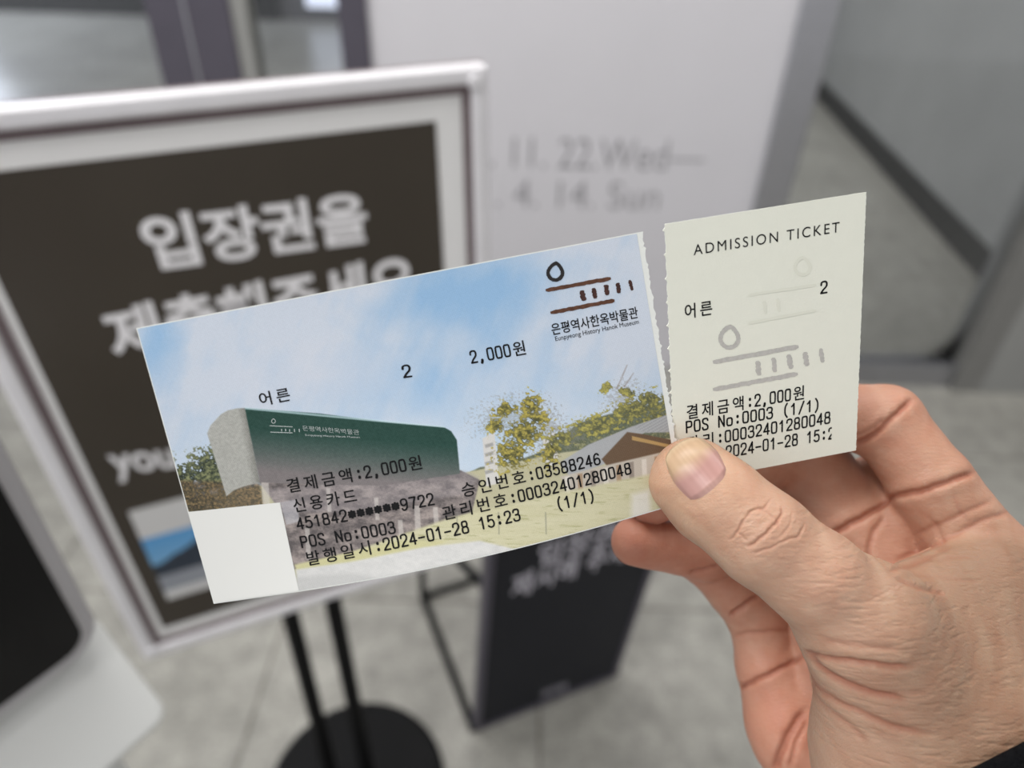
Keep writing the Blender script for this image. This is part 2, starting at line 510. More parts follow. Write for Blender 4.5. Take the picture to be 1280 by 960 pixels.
g = Geo().box((-0.42, PY - 0.03, 0), (-0.355, PY + 0.03, 2.7)); tag(g.build('trim_4', M['post'], bevel=0.004), kind='structure')
pst = tag(Geo().box((-0.85, PY - 0.04, 0), (-0.66, PY + 0.04, 2.7)).build('trim_5', M['post'], bevel=0.004), kind='structure')
Geo().box((-0.763, PY - 0.043, 0), (-0.757, PY - 0.039, 2.7)).build('joint_strip', M['steel'], pst)
g = Geo().box((-0.66, PY - 0.03, 0), (-0.625, PY + 0.03, 2.7)); tag(g.build('trim_6', M['wall']), kind='structure')
g = Geo().box((-0.625, PY - 0.005, 0.0), (-0.42, PY + 0.005, 2.7)); tag(g.build('window_2', M['glass']), kind='structure')
g = Geo().box((-3.2, PY - 0.005, 0.0), (-0.85, PY + 0.005, 2.7)); tag(g.build('window_3', M['glass']), kind='structure')


class Plane:
    """flat face: origin, unit axes u (reading direction), v (up), n (towards the viewer)"""
    def __init__(s, o, u, v):
        s.o = np.asarray(o, float); s.u = np.asarray(u, float) / np.linalg.norm(u)
        v = np.asarray(v, float); v = v - (v @ s.u) * s.u; s.v = v / np.linalg.norm(v); s.n = np.cross(s.u, s.v)

    def uv(s, px, py):
        r = ray(px, py); c = np.array([0, 0, H]); t = ((s.o - c) @ s.n) / (r @ s.n); q = c + r * t - s.o
        return np.array([q @ s.u, q @ s.v])

    def pt(s, a, b, h=0.0):
        return s.o + np.multiply.outer(a, s.u) + np.multiply.outer(b, s.v) + np.asarray(h)[..., None] * s.n if np.ndim(a) else s.o + a * s.u + b * s.v + h * s.n

    def rect(s, a0, b0, a1, b1, h0, h1):
        q = [(a0, b0), (a1, b0), (a1, b1), (a0, b1)]
        return Geo().box8([s.pt(*p, h1) for p in q] + [s.pt(*p, h0) for p in q])


def plane_text(pl, s, left, right, height_px, m, parent, name='lettering', bold=0.0, h=0.0008, hang=False):
    a = pl.uv(*left); b = pl.uv(*right)
    # vertical scale from the pixel above the left end of the baseline
    c = pl.uv(left[0], left[1] - height_px)
    v, f = text_block(s, bold)
    hh = (c[1] - a[1]) / (0.83 if hang else 0.69)
    d = b - a
    A = a[0] + v[:, 0] * d[0]; B = a[1] + v[:, 0] * d[1] + (v[:, 1] + (0.05 if hang else 0)) * hh
    return mesh(name, pl.pt(A, B, np.full(len(A), h)), f, m, parent)


dpl = Plane((-0.355, PY - 0.012, 0.03), (1, 0, 0), (0, 0, 1))
plane_text(dpl, '3. 11. 22.Wed—', (592, 208), (878, 214), 38, M['film_ink'], d1, bold=-0.006)
plane_text(dpl, '. 4. 14. Sun', (620, 258), (822, 262), 34, M['film_ink'], d1, bold=-0.008)

# ================================================================== sign on a stand
sw = 0.45
sP = {k: W(np.array(v) * sw) for k, v in dict(BL=(-.979, .728, 1.889), BR=(-.06, .5, 2.209), TL=(-.982, -.393, 1.057), TR=(-.062, -.621, 1.377)).items()}
spl = Plane(sP['BL'], sP['BR'] - sP['BL'], sP['TL'] - sP['BL'])
SW = 0.45; SH = np.linalg.norm(sP['TL'] - sP['BL'])
base_c = at_z(447, 985, 0.0)
pb = [at_z(418, 984, 0.0), at_z(463, 982, 0.0)]
sign = thing('sign_stand', 'white framed brown poster sign on two thin black poles and a round black base', 'sign', (base_c[0], base_c[1], 0))
def frame_bars(pl, a0, b0, a1, b1, w, h0, h1, name, m, parent, bevel=0.0):
    g = Geo()
    o = [(a0, b0), (a1, b0), (a1, b1), (a0, b1)]; i = [(a0 + w, b0 + w), (a1 - w, b0 + w), (a1 - w, b1 - w), (a0 + w, b1 - w)]
    v = [pl.pt(*p, h1) for p in o] + [pl.pt(*p, h1) for p in i] + [pl.pt(*p, h0) for p in o] + [pl.pt(*p, h0) for p in i]
    f = []
    for k in range(4):
        j = (k + 1) % 4
        f += [(k, j, 4 + j, 4 + k), (8 + j, 8 + k, 12 + k, 12 + j), (8 + k, 8 + j, j, k), (4 + k, 4 + j, 12 + j, 12 + k)]
    return g.add(v, f).build(name, m, parent, bevel)
pu0, pv0 = spl.uv(204, 786); pu1, pv1 = spl.uv(545, 152)
frame_bars(spl, 0, 0, SW, SH, 0.0155, -0.012, 0.006, 'frame', M['frame'], sign, 0.004)
frame_bars(spl, 0.015, 0.015, SW - 0.015, SH - 0.015, 0.0085, -0.006, 0.0005, 'frame_groove', M['gasket'], sign)
spl.rect(0.0, 0.0, SW, SH, -0.016, -0.0085).build('backing_board', M['gasket'], sign)
spl.rect(0.0232, 0.0232, SW - 0.0232, SH - 0.0232, -0.008, -0.0018).build('poster_margin', M['mat_board'], sign)
pu0, pv0 = spl.uv(204, 786); pu1, pv1 = spl.uv(545, 152)
post = spl.rect(pu0, pv0, pu1, pv1, -0.0025, -0.0008).build('poster', M['poster'], sign)
for k, (a, b) in enumerate(((0.013, 0.013), (SW - 0.013, 0.013), (0.013, SH - 0.013), (SW - 0.013, SH - 0.013))):
    Geo().tube([spl.pt(a, b, 0.004), spl.pt(a, b, 0.0085)], 0.007).build('corner_cap', M['frame'], sign, 0.002)
plane_text(spl, '입장권을', (190, 336), (462, 299), 62, M['poster_ink'], post, 'lettering', 0.028, h=0.0, hang=True)
plane_text(spl, '제출해주세요', (146, 452), (520, 374), 62, M['poster_ink'], post, 'lettering', 0.028, h=0.0, hang=True)
plane_text(spl, 'you', (143, 592), (222, 583), 36, M['poster_ink'], post, 'lettering', 0.02, h=0.0)
# small printed picture of a ticket on the poster
qa = spl.uv(160, 640); qb = spl.uv(203, 752); ra = spl.uv(330, 597)
NU, NV = 150, 90
uu, vv = np.meshgrid(np.linspace(0, 1, NU), np.linspace(0, 1, NV))
A = qa[0] + uu * (ra[0] - qa[0]); B = qa[1] + uu * (ra[1] - qa[1]) * 0 + vv * (qb[1] - qa[1])
col = np.zeros((NV, NU, 3)) + (214, 213, 212)
sky = (vv > 0.30) & (vv < 0.92)
t = np.clip((vv - 0.30) / 0.3, 0, 1)[..., None]
col = np.where(sky[..., None], np.array([92, 158, 214]) * (1 - t) + np.array([128, 178, 216]) * t, col)
hill = 0.62 - 0.10 * fbm(uu * 5, vv * 0, 3) - 0.16 * np.exp(-((uu - 0.5) / 0.25) ** 2)
col = over(col, ((vv > hill) & (vv < 0.74)).astype(float), (52, 60, 72))
col = over(col, ((vv > 0.72) & (vv < 0.92)).astype(float), (150, 154, 162))
col = over(col, (vv > 0.90).astype(float), (216, 215, 214))
grid_mesh('printed_picture', spl.pt(A, B, np.full(A.shape, -0.0003)), M['poster_photo'], post, col)
# poles and base
yb = spl.n
for p in pb:
    foot = np.array([p[0], p[1], 0.0]); z0 = 0.012
    top = foot + np.array([0, 0, 0.56])
    top = top - spl.n * ((top - spl.o) @ spl.n + 0.032)       # ends just behind the backing board
    Geo().tube([foot + (0, 0, z0), top], 0.0115, 20).build('pole', M['black_metal'], sign, smooth=False)
mid = (spl.pt(SW * 0.45, SH * 0.42))
spl.rect(SW * 0.3, SH * 0.07, SW * 0.6, SH * 0.15, -0.045, -0.016).build('bracket', M['black_metal'], sign, 0.003)
Geo().lathe([(0.140, 0), (0.146, 0.002), (0.146, 0.008), (0.138, 0.013), (0.05, 0.015)], (base_c[0], base_c[1], 0), 72).build('round_base', M['black_metal'], sign)

# ================================================================== A-frame board
bL = at_z(593, 915, 0.0); bR = at_z(770, 845, 0.0)
bu = (bR - bL) / np.linalg.norm(bR - bL); bback = np.array([-bu[1], bu[0], 0])
# lean of the board: solve bL + a*back + b*up seen at the upper left pixel
r = ray(609, 691); Mx = np.stack([bback, [0, 0, 1], -r], 1); sol = np.linalg.solve(Mx, np.array([0, 0, H]) - bL)
lean = bback * sol[0] + np.array([0, 0, 1.0]) * sol[1]; lean /= np.linalg.norm(lean)
apl = Plane(bL + lean * 0.004, bu, lean)
AWd = np.linalg.norm(bR - bL); AH = 0.565
board = thing('standing_board', 'low black easel board with pale Korean lettering standing on the floor', 'sign', (*((bL + bR) / 2)[:2], 0))
apl.rect(0.008, 0.006, AWd - 0.008, AH - 0.006, -0.012, 0.0).build('panel', M['board'], board)
frame_bars(apl, 0, 0, AWd, AH, 0.011, -0.016, 0.003, 'panel_frame', M['violet_edge'], board, 0.002)
plane_text(apl, '입장권을', (672, 708), (800, 664), 24, M['board_ink'], board, 'lettering', 0.012, h=0.0006, hang=True)
plane_text(apl, '제시해 주세요', (638, 748), (806, 690), 25, M['board_ink'], board, 'lettering', 0.012, h=0.0006, hang=True)
plane_text(apl, '은평역사한옥박물관', (676, 873), (708, 861), 8, M['board_ink'], board, 'small_logo', 0.0, h=0.0006, hang=True)
rearL = at_z(531, 748, 0.0); dd = rearL - bL; dd = bback * (dd @ bback); rearL = bL + dd; rearR = bR + dd
zt = np.array([0, 0, 0.008])
for a, b in ((bL, rearL), (bR, rearR)):
    Geo().tube([a + zt, b + zt], 0.0075).build('foot_bar', M['black_metal'], board)
Geo().tube([rearL + zt, rearR + zt], 0.0075).build('cross_bar', M['black_metal'], board)
for a, s_ in ((rearL, 0.02), (rearR, AWd - 0.02)):
    Geo().tube([a + zt, a - bback * 0.008 + np.array([0, 0, 0.20]), a - bback * 0.03 + np.array([0, 0, 0.26]), apl.pt(s_, 0.41, -0.02)], 0.0075).build('rear_leg', M['black_metal'], board)

# ================================================================== kiosk at the left
kA = W(PX(110, 803, 0.48))
rk = ray(0, 884); kB = np.array([0, 0, H]) + rk * ((kA[2] - H) / rk[2])
ku = (kA - kB) / np.linalg.norm(kA - kB); kn = np.array([ku[1], -ku[0], 0.0])
kpl = Plane(kA, ku, (0, 0, 1))               # u towards the right edge, n towards the visitor
kiosk = thing('ticket_kiosk', 'black touchscreen in a silver rim on a pale grey sloping body', 'kiosk', (*(kA - kn * 0.08 - ku * 0.1)[:2], 0))
def rounded(a0, b0, a1, b1, r, n=10):
    out = []
    for cx, cy, t0 in ((a1 - r, b0 + r, -90), (a1 - r, b1 - r, 0), (a0 + r, b1 - r, 90), (a0 + r, b0 + r, 180)):
        out += [(cx + r * math.cos(math.radians(t0 + 90 * k / n)), cy + r * math.sin(math.radians(t0 + 90 * k / n))) for k in range(n + 1)]
    return out
def plate(pl, outline, h0, h1, name, m, parent, bevel=0.0):
    n = len(outline); v = [pl.pt(a, b, h1) for a, b in outline] + [pl.pt(a, b, h0) for a, b in outline]
    f = [tuple(range(n)), tuple(range(2 * n - 1, n - 1, -1))] + [(k + n, (k + 1) % n + n, (k + 1) % n, k) for k in range(n)]
    return Geo().add(v, f).build(name, m, parent, bevel)
plate(kpl, rounded(-0.235, 0.0, 0.0, 0.36, 0.016), -0.012, 0.0, 'screen', M['kiosk_screen'], kiosk)
plate(kpl, rounded(-0.246, -0.011, 0.011, 0.371, 0.026), -0.03, -0.0015, 'screen_rim', M['kiosk_rim'], kiosk, 0.004)
# sloping lower body: right edge runs down and forward
e0 = kpl.pt(0.012, -0.010, -0.02)
r = ray(205, 893); sol = np.linalg.solve(np.stack([kn, [0, 0, -1.0], -r], 1), np.array([0, 0, H]) - e0)
slope = kn * sol[0] - np.array([0, 0, 1.0]) * sol[1]
sl = np.linalg.norm(slope); slope /= sl
lpl = Plane(e0, ku, -slope)
plate(lpl, rounded(-0.262, -sl - 0.004, 0.004, 0.008, 0.012), -0.03, 0.0, 'sloping_body', M['kiosk_body'], kiosk, 0.004)
c0 = kpl.pt(-0.115, 0, -0.06)
Geo().box8([(c0 + ku * a + kn * b + np.array([0, 0, z - c0[2]])) for z in (0.02,) for a, b in ((-.1, .05), (.1, .05), (.1, -.05), (-.1, -.05))] +
           [(c0 + ku * a + kn * b + np.array([0, 0, 0])) for a, b in ((-.1, .05), (.1, .05), (.1, -.05), (-.1, -.05))]).build('pedestal', M['kiosk_body'], kiosk, 0.004)
Geo().box8([(c0 + ku * a + kn * b + np.array([0, 0, 0.0 - c0[2]])) for a, b in ((-.14, .12), (.14, .12), (.14, -.12), (-.14, -.12))] +
           [(c0 + ku * a + kn * b + np.array([0, 0, 0.02 - c0[2]])) for a, b in ((-.14, .12), (.14, .12), (.14, -.12), (-.14, -.12))]).build('foot_plate', M['kiosk_rim'], kiosk, 0.004)


# ================================================================== tickets
class Sheet:
    """held paper: parallelogram pose with a soft bow along its lower edge"""
    def __init__(s, corners, scale, bow, quad, side=0.0):
        BL, BR, TL, TR = [np.array(c) * scale for c in corners]
        s.o = TL; s.U = TR - TL; s.V = BL - TL
        s.n = np.cross(s.U, s.V); s.n /= np.linalg.norm(s.n)
        if s.n[2] > 0: s.n = -s.n            # towards the camera
        s.bow = bow; s.side = side
        s.wmm = np.linalg.norm(s.U) * 1000; s.hmm = np.linalg.norm(s.V) * 1000

    def cam(s, u, v, h=0.0):
        u = np.asarray(u, float); v = np.asarray(v, float)
        b = s.bow * np.sin(np.pi * np.clip(u, 0, 1)) * np.clip(v, 0, 1.1) ** 2 + s.side * np.clip(u, 0, 1.1) ** 2
        return s.o + u[..., None] * s.U + v[..., None] * s.V + (b + h)[..., None] * s.n

    def px(s, u, v):
        c = s.cam(u, v); return c[..., 0] / c[..., 2] * F + 640, c[..., 1] / c[..., 2] * F + 480

    def inv(s, px, py):
        px = np.asarray(px, float); py = np.asarray(py, float); u = np.full(px.shape, .5); v = np.full(px.shape, .5)
        for _ in range(12):
            x, y = s.px(u, v); e = 1e-3
            xu, yu = s.px(u + e, v); xv, yv = s.px(u, v + e)
            a, b, c, d = (xu - x) / e, (xv - x) / e, (yu - y) / e, (yv - y) / e
            det = a * d - b * c; rx, ry = px - x, py - y
            u = u + (d * rx - b * ry) / det; v = v + (a * ry - c * rx) / det
        return u, v

    def world(s, u, v, h=0.0): return W(s.cam(u, v, np.zeros(np.shape(u)) + h))


def solve_pose(q):
    """corner rays of a rectangle seen at pixels TL TR BR BL -> BL BR TL TR up to width 1"""
    m = [np.array([(x - 640) / F, (y - 480) / F, 1.0]) for x, y in q]
    m1, m2, m3, m4 = m[3], m[2], m[0], m[1]
    k2 = np.dot(np.cross(m1, m4), m3) / np.dot(np.cross(m2, m4), m3); k3 = np.dot(np.cross(m1, m4), m2) / np.dot(np.cross(m3, m4), m2)
    P = [m1, m2 * k2, m3 * k3, m2 * k2 + m3 * k3 - m1]
    w = np.linalg.norm(P[1] - P[0]); return [p / w for p in P]


T1q = [(170, 410), (800, 290), (855, 628), (267, 755)]
T1 = Sheet(solve_pose(T1q), 0.108, 0.0066, T1q)
T2q = [(831, 280), (1083, 240), (1070, 563), (844, 606)]
T2 = Sheet(solve_pose(T2q), 0.0462, 0.0, T2q, 0.0)
T2 = Sheet(solve_pose(T2q), 0.0462 * (T1.cam(1., 0.9)[2] + 0.0012) / T2.cam(0., 0.9)[2], 0.0, T2q, 0.0)


def sheet_text(sh, s, left, right, m, parent, name, h=0.00007, mono=False, hd=15.0, hh=None, bold=0.0, hang=False, clip=None, track=1.0):
    """lettering laid on the sheet between two baseline pixels"""
    (ua, ub), (va, vb) = sh.inv(np.array([left[0], right[0]]), np.array([left[1], right[1]]))
    a = np.array([ua * sh.wmm, va * sh.hmm]); b = np.array([ub * sh.wmm, vb * sh.hmm]); d = b - a
    u2, v2 = sh.inv(np.array([left[0] - 0.2 * hd]), np.array([left[1] - hd])); hmm = abs(v2[0] - va) * sh.hmm
    perp = np.array([0.0, -1.0]) if abs(d[1]) < 0.35 * abs(d[0]) else np.array([d[1], -d[0]]) / np.linalg.norm(d)
    if mono:
        v, f, n = mono_block(s, 1.0, (hh or hd * 1.2) / hd, bold)
        t = v[:, 0] / n; y = v[:, 1]
    else:
        v, f = text_block(s, bold, track); t = v[:, 0]; y = (v[:, 1] + (0.06 if hang else 0)) / (0.86 if hang else 0.69)
    q = a + np.outer(t, d) + np.outer(y * hmm, perp)
    if clip is not None:
        q[:, 0] = np.minimum(q[:, 0], clip * sh.wmm)
    return mesh(name, sh.world(q[:, 0] / sh.wmm, q[:, 1] / sh.hmm, h), f, m, parent)


def sheet_stroke(sh, pts, wpx, m, parent, name, h=0.00007, rough=0.35, closed=False, seg=24):
    """a printed brush stroke given by pixels"""
    pts = np.array(pts, float)
    if closed: pts = np.concatenate([pts, pts[:1]])
    t = np.linspace(0, len(pts) - 1, seg + 1); x = np.interp(t, range(len(pts)), pts[:, 0]); y = np.interp(t, range(len(pts)), pts[:, 1])
    dx = np.gradient(x); dy = np.gradient(y)
    if closed:
        dx[0] = dx[-1] = (x[1] - x[-2]); dy[0] = dy[-1] = (y[1] - y[-2])
    l = np.hypot(dx, dy); nx, ny = -dy / l, dx / l
    w = wpx / 2 * (1 + rough * (rng.random(seg + 1) - 0.5)); w2 = wpx / 2 * (1 + rough * (rng.random(seg + 1) - 0.5))
    if closed: w[-1] = w[0]; w2[-1] = w2[0]
    else: w[0] *= .55; w[-1] *= .55; w2[0] *= .55; w2[-1] *= .55
    X = np.concatenate([x + nx * w, x - nx * w2]); Y = np.concatenate([y + ny * w, y - ny * w2]); n = seg + 1
    u, v = sh.inv(X, Y)
    f = [(k, k + 1, n + k + 1, n + k) for k in range(seg)]
    return mesh(name, sh.world(u, v, h), f, m, parent)


def museum_logo(sh, parent, ring, lines, ticks, mats, ringw, linew, tickw, h=0.00007, part='logo'):
    lg = sheet_stroke(sh, ring, ringw, mats[0], parent, part, h, 0.25, True, 40)
    for a, b in lines:
        sheet_stroke(sh, [a, b], linew, mats[1], lg, 'logo_bar', h, 0.4)
    for (a, b), w in zip(ticks, tickw):
        sheet_stroke(sh, [a, b], w, mats[2], lg, 'logo_tick', h, 0.5, seg=10)
    return lg


def teardrop(cx, cy, rx, ry, peak, lean=0.0, n=20):
    o = []
    for k in range(n):
        t = 2 * math.pi * k / n
        e = max(0, math.cos(t)) ** 6
        o.append((cx + rx * math.sin(t) + lean * e, cy - ry * math.cos(t) - peak * e))
    return o


# ---- the large photo ticket
tk1 = thing('admission_ticket', 'large paper ticket printed with a photo of a green museum building under blue sky', 'ticket', W(T1.cam(np.array(.5), np.array(1.0))))
rows, cols = 121, 141
v_, u_ = np.meshgrid(np.linspace(0, 1, rows), np.linspace(0, 1, cols), indexing='ij')
jag = (rng.random(rows) - 0.5) * 0.0035 + 0.0025 * (np.arange(rows) % 7 == 0)
u_e = u_ + np.where(np.arange(cols) == cols - 1, 1, 0)[None] * (jag[:, None] + 0.004)
slab_mesh('paper_sheet', T1.world(u_e, v_, -0.00006), T1.world(u_e, v_, -0.00028), M['paper'], tk1)

rows, cols = 430, 780
v_, u_ = np.meshgrid(np.linspace(0.004, 0.996, rows), np.linspace(0.002, 0.993, cols), indexing='ij')
x, y = T1.px(u_, v_)
# printed picture, painted in the picture's own layout
n1 = fbm(x / 90 + 0.3 * fbm(x / 60, y / 60, 9), y / 60, 1); n2 = fbm(x / 25, y / 40, 5)
blue = np.exp(-(((x - 555) / 85) ** 2 + ((y - 372) / 50) ** 2)) * 0.85 + 0.55 * np.exp(-(((x - 640) / 60) ** 2 + ((y - 350) / 60) ** 2)) \
    + 0.75 * np.exp(-(((x - 200) / 28) ** 2 + ((y - 440) / 60) ** 2)) + 0.45 * np.exp(-(((x - 560) / 160) ** 2 + ((y - 470) / 70) ** 2))
cl = np.clip(blue + (n1 - 0.5) * 0.75 + (n2 - 0.5) * 0.25 + (fbm(x / 20 + y / 50, y / 85, 15) - .5) * .5, 0, 1)
col = np.array([200, 208, 220.0]) * (1 - cl[..., None]) + np.array([146, 182, 216.0]) * cl[..., None]
pale = np.clip(1 - np.hypot((x - 400) / 130, (y - 470) / 55), 0, 1)
col = over(col, pale * 0.7, (209, 211, 219))
col = over(col, np.clip((y - 470 + (x - 600) * 0.12) / 110, 0, 1) * 0.45, (188, 208, 224))
leaf = fbm(x / 5, y / 4, 21, 4); fine = fbm(x / 2.2, y / 1.8, 31, 3)
def foliage(mask_d, light, dark, thr=0.0):
    global col
    mk = np.clip((mask_d - thr + (leaf - 0.5) * 2.0 + (fine - .5) * 1.2) * 4, 0, 1) * np.clip((mask_d + 0.45) * 4, 0, 1)
    t = np.clip((leaf - 0.35) * 2.2 + (fine - 0.5) * 1.4, 0, 1)[..., None]
    c = np.array(dark) * (1 - t) + np.array(light) * t
    col = col + (c - col) * mk[..., None]
def blob(cx, cy, rx, ry, rot=0.0):
    c, s = math.cos(rot), math.sin(rot); dx = (x - cx) * c + (y - cy) * s; dy = -(x - cx) * s + (y - cy) * c
    return 1 - np.hypot(dx / rx, dy / ry)
# distant hill and ground
hill = inside(x, y, [(575, 596), (600, 584), (640, 578), (690, 560), (720, 530), (760, 518), (835, 500), (850, 640), (575, 640)], 2)
col = over(col, hill, (112, 118, 100)); foliage(hill - 0.6, (150, 150, 110), (78, 86, 72))
ground = inside(x, y, [(205, 628), (330, 606), (480, 606), (575, 592), (700, 566), (860, 545), (860, 660), (480, 760), (230, 790)], 2)
col = over(col, ground, (184, 180, 150))
# left trees
foliage(np.maximum(blob(225, 600, 42, 26), np.maximum(blob(262, 590, 30, 32), blob(235, 630, 50, 22))), (136, 140, 100), (44, 52, 42))
br = inside(x, y, [(210, 600), (325, 604), (330, 632), (225, 642)], 5)
t = np.clip((fine - .3) * 1.8, 0, 1)[..., None]
col = col + ((np.array([150, 120, 84]) * t + np.array([62, 56, 46]) * (1 - t)) - col) * (br * 0.8)[..., None]
# ground floor of the building
gf = inside(x, y, [(322, 600), (576, 588), (600, 600), (590, 640), (440, 690), (366, 712), (346, 632)], 2)
t = np.clip((fbm(x / 14, y / 7, 41, 4) - .5) * 1.8 + (fine - .5) * .7 + .5, 0, 1)[..., None]
col = col + ((np.array([92, 86, 86]) * (1 - t) + np.array([160, 149, 144]) * t) - col) * gf[..., None]
col = over(col, inside(x, y, [(350, 628), (372, 624), (374, 652), (358, 656)], 2) * .6, (190, 190, 196))
col = over(col, inside(x, y, [(330, 612), (580, 588), (600, 596), (580, 618), (440, 640), (350, 640)], 4) * .35, (158, 152, 156))
for cx, y0, y1, w in ((331, 600, 632, 4.5), (384, 660, 700, 3), (500, 650, 672, 3), (521, 632, 668, 3.5), (544, 634, 660, 3), (410, 610, 640, 2.5), (470, 622, 650, 2.5)):
    col = over(col, inside(x, y, [(cx - w, y0), (cx + w, y0), (cx + w + 2, y1), (cx - w + 2, y1)], 1.5) * .6, (204, 198, 192))
# main volume
lf = [(259, 542), (263, 532), (269.5, 525), (276, 518), (284.6, 513), (296, 510.5), (307, 510), (325, 603), (303, 608.4), (292, 613), (283, 620.5)]
lm = inside(x, y, lf, 1.2)
weave = 14 * np.sin(x * 2.1 + y * 0.5) * np.sin(y * 2.1 - x * 0.4) + (fine - 0.5) * 30
lc = np.array([168, 168, 162.0]) + weave[..., None] - np.clip((x - 296 - (y - 510) * .18) / 12, 0, 1)[..., None] * 40
col = col + (lc - col) * lm[..., None]
gm_poly = [(306, 510), (400, 517), (480, 527), (555, 534), (564, 539), (571, 550), (575, 592), (480, 607), (400, 606), (325, 603)]
gm = inside(x, y, gm_poly, 1.2)
tt = np.clip((y - 512 - (x - 306) * 0.09 - 22) / 52, 0, 1)[..., None]
gc = np.array([36, 68, 60.0]) * (1 - tt) + np.array([122, 116, 116.0]) * tt + (weave * 0.5)[..., None]
col = col + (gc - col) * gm[..., None]
col = over(col, inside(x, y, [(306, 509), (480, 525.5), (556, 533), (556, 534.6), (480, 528), (306, 511.5)], 1) * .7, (196, 220, 226))
for b in ((640, 520, 60, 30, -.2), (682, 540, 30, 40, 0), (705, 545, 40, 18, -.2), (780, 498, 30, 26, -.3)):
    mk = np.clip((blob(*b) + (fine - .5) * 2.2 - .25) * 4, 0, 1) * np.clip((blob(*b) + .25) * 4, 0, 1); col = over(col, mk * .38, (140, 138, 134))
# white towers, trees, traditional roofs on the right
for q in ([(603, 548), (618, 540), (624, 604), (608, 608)], [(678, 548), (694, 540), (698, 580), (684, 584)]):
    col = over(col, inside(x, y, q, 1.5), (206, 204, 200))
for k in range(4):
    col = over(col, inside(x, y, [(606, 556 + 11 * k), (616, 553 + 11 * k), (617, 557 + 11 * k), (607, 560 + 11 * k)], 1.5) * .6, (130, 130, 130))
for b in ((632, 512, 22, 12, -.2), (664, 508, 18, 20, 0), (620, 532, 16, 12, 0), (655, 540, 34, 26, -.2), (640, 568, 30, 26, 0), (672, 524, 20, 12, 0), (690, 562, 14, 30, .2)):
    foliage(blob(*b) * 1.2, (184, 170, 86), (78, 78, 50), .24)
for b in ((700, 548, 24, 12, -.2), (745, 532, 42, 14, -.2), (795, 512, 44, 18, -.25), (812, 500, 28, 16, 0), (822, 522, 22, 14, 0), (758, 484, 11, 6, -.5), (785, 490, 16, 8, .3)):
    foliage(blob(*b) * 1.2, (178, 170, 92), (90, 92, 68), .16)
for q in ([(771, 486), (778, 470), (784, 456)], [(780, 484), (792, 466)], [(776, 492), (790, 500)]):
    q = np.array(q); 
    for a, b in zip(q[:-1], q[1:]):
        col = over(col, inside(x, y, [a + (-1, 0), b + (-.6, 0), b + (.6, 0), a + (1, 0)], 1) * .6, (140, 126, 120))
col = over(col, inside(x, y, [(700, 578), (735, 556), (790, 533), (838, 517), (846, 540), (806, 541), (770, 560), (756, 580), (712, 596)], 1.5), (168, 170, 172))
rs = (np.sin((x * .9 + y * 1.6) * 1.0) > .3).astype(float) * inside(x, y, [(790, 533), (838, 517), (846, 540), (806, 541)], 1.5)
col = over(col, rs * .35, (128, 130, 132))
col = over(col, inside(x, y, [(752, 574), (784, 540), (806, 543), (850, 552), (850, 566), (800, 576), (760, 584)], 1.5), (104, 84, 66))
col = over(col, inside(x, y, [(790, 545), (838, 556), (838, 560), (790, 550)], 1.2) * .8, (196, 162, 104))
col = over(col, inside(x, y, [(700, 596), (756, 582), (850, 560), (850, 600), (720, 622)], 2), (188, 180, 168))
for k in range(9):
    xx = 706 + 16 * k; yy = 596 - 3.6 * k
    col = over(col, inside(x, y, [(xx, yy), (xx + 6, yy - 1), (xx + 7, yy + 22), (xx + 1, yy + 24)], 1.5) * .6, ((226, 222, 214), (150, 116, 84), (120, 108, 100))[k % 3])
# lawn, road, path
gr = inside(x, y, [(440, 690), (560, 648), (700, 616), (850, 585), (850, 650), (600, 704), (520, 690)], 4)
t = fbm(x / 40, y / 3, 51, 4)[..., None]
col = col + ((np.array([194, 190, 154]) * t + np.array([205, 201, 172]) * (1 - t)) - col) * gr[..., None]
col = over(col, np.clip((fbm(x / 16, y / 2.0, 61, 3) - .62) * 6, 0, 1) * gr * .5, (150, 150, 104))
strip_ = inside(x, y, [(368, 706), (420, 694), (500, 676), (560, 676), (520, 690), (440, 704), (372, 716)], 3)
col = over(col, strip_, (198, 194, 150))
road = inside(x, y, [(370, 712), (440, 702), (530, 684), (600, 676), (660, 690), (560, 716), (374, 770)], 3)
t = fbm(x / 10, y / 5, 71, 4)[..., None]
col = col + ((np.array([196, 196, 194]) * t + np.array([216, 215, 212]) * (1 - t)) - col) * road[..., None]
col = over(col, inside(x, y, [(370, 722), (440, 716), (500, 730), (372, 772)], 6) * .7, (186, 186, 184))
col = over(col, inside(x, y, [(790, 618), (812, 612), (814, 650), (788, 656)], 8) * .7, (222, 220, 218))
for cx in (571, 623, 682):
    col = over(col, inside(x, y, [(cx - .8, 640), (cx + .8, 640), (cx + 1.6, 668), (cx, 668)], 1) * .5, (120, 120, 110))
hlf = 5.0 * np.sin((x * .94 + y * .34) * 1.9) * np.sin((-x * .34 + y * .94) * 1.9)
col = col + hlf[..., None] + ((rng.random(x.shape) - 0.5) * 8)[..., None]
grid_mesh('photo_print', T1.world(u_, v_, 0.0), M['photo'], tk1, col)
# plain white corner panel
rows, cols = 24, 24
qd = np.array([[(234, 640), (350, 628)], [(266, 754), (374, 740)]], float)
s_, t_ = np.meshgrid(np.linspace(0, 1, cols), np.linspace(0, 1, rows))
qx = (qd[0, 0, 0] * (1 - s_) + qd[0, 1, 0] * s_) * (1 - t_) + (qd[1, 0, 0] * (1 - s_) + qd[1, 1, 0] * s_) * t_
qy = (qd[0, 0, 1] * (1 - s_) + qd[0, 1, 1] * s_) * (1 - t_) + (qd[1, 0, 1] * (1 - s_) + qd[1, 1, 1] * s_) * t_
pu, pv = T1.inv(qx, qy); pu = np.maximum(pu, 0.002); pv = np.minimum(pv, 0.996)
grid_mesh('blank_panel', T1.world(pu, pv, 0.00004), M['panel_white'], tk1)

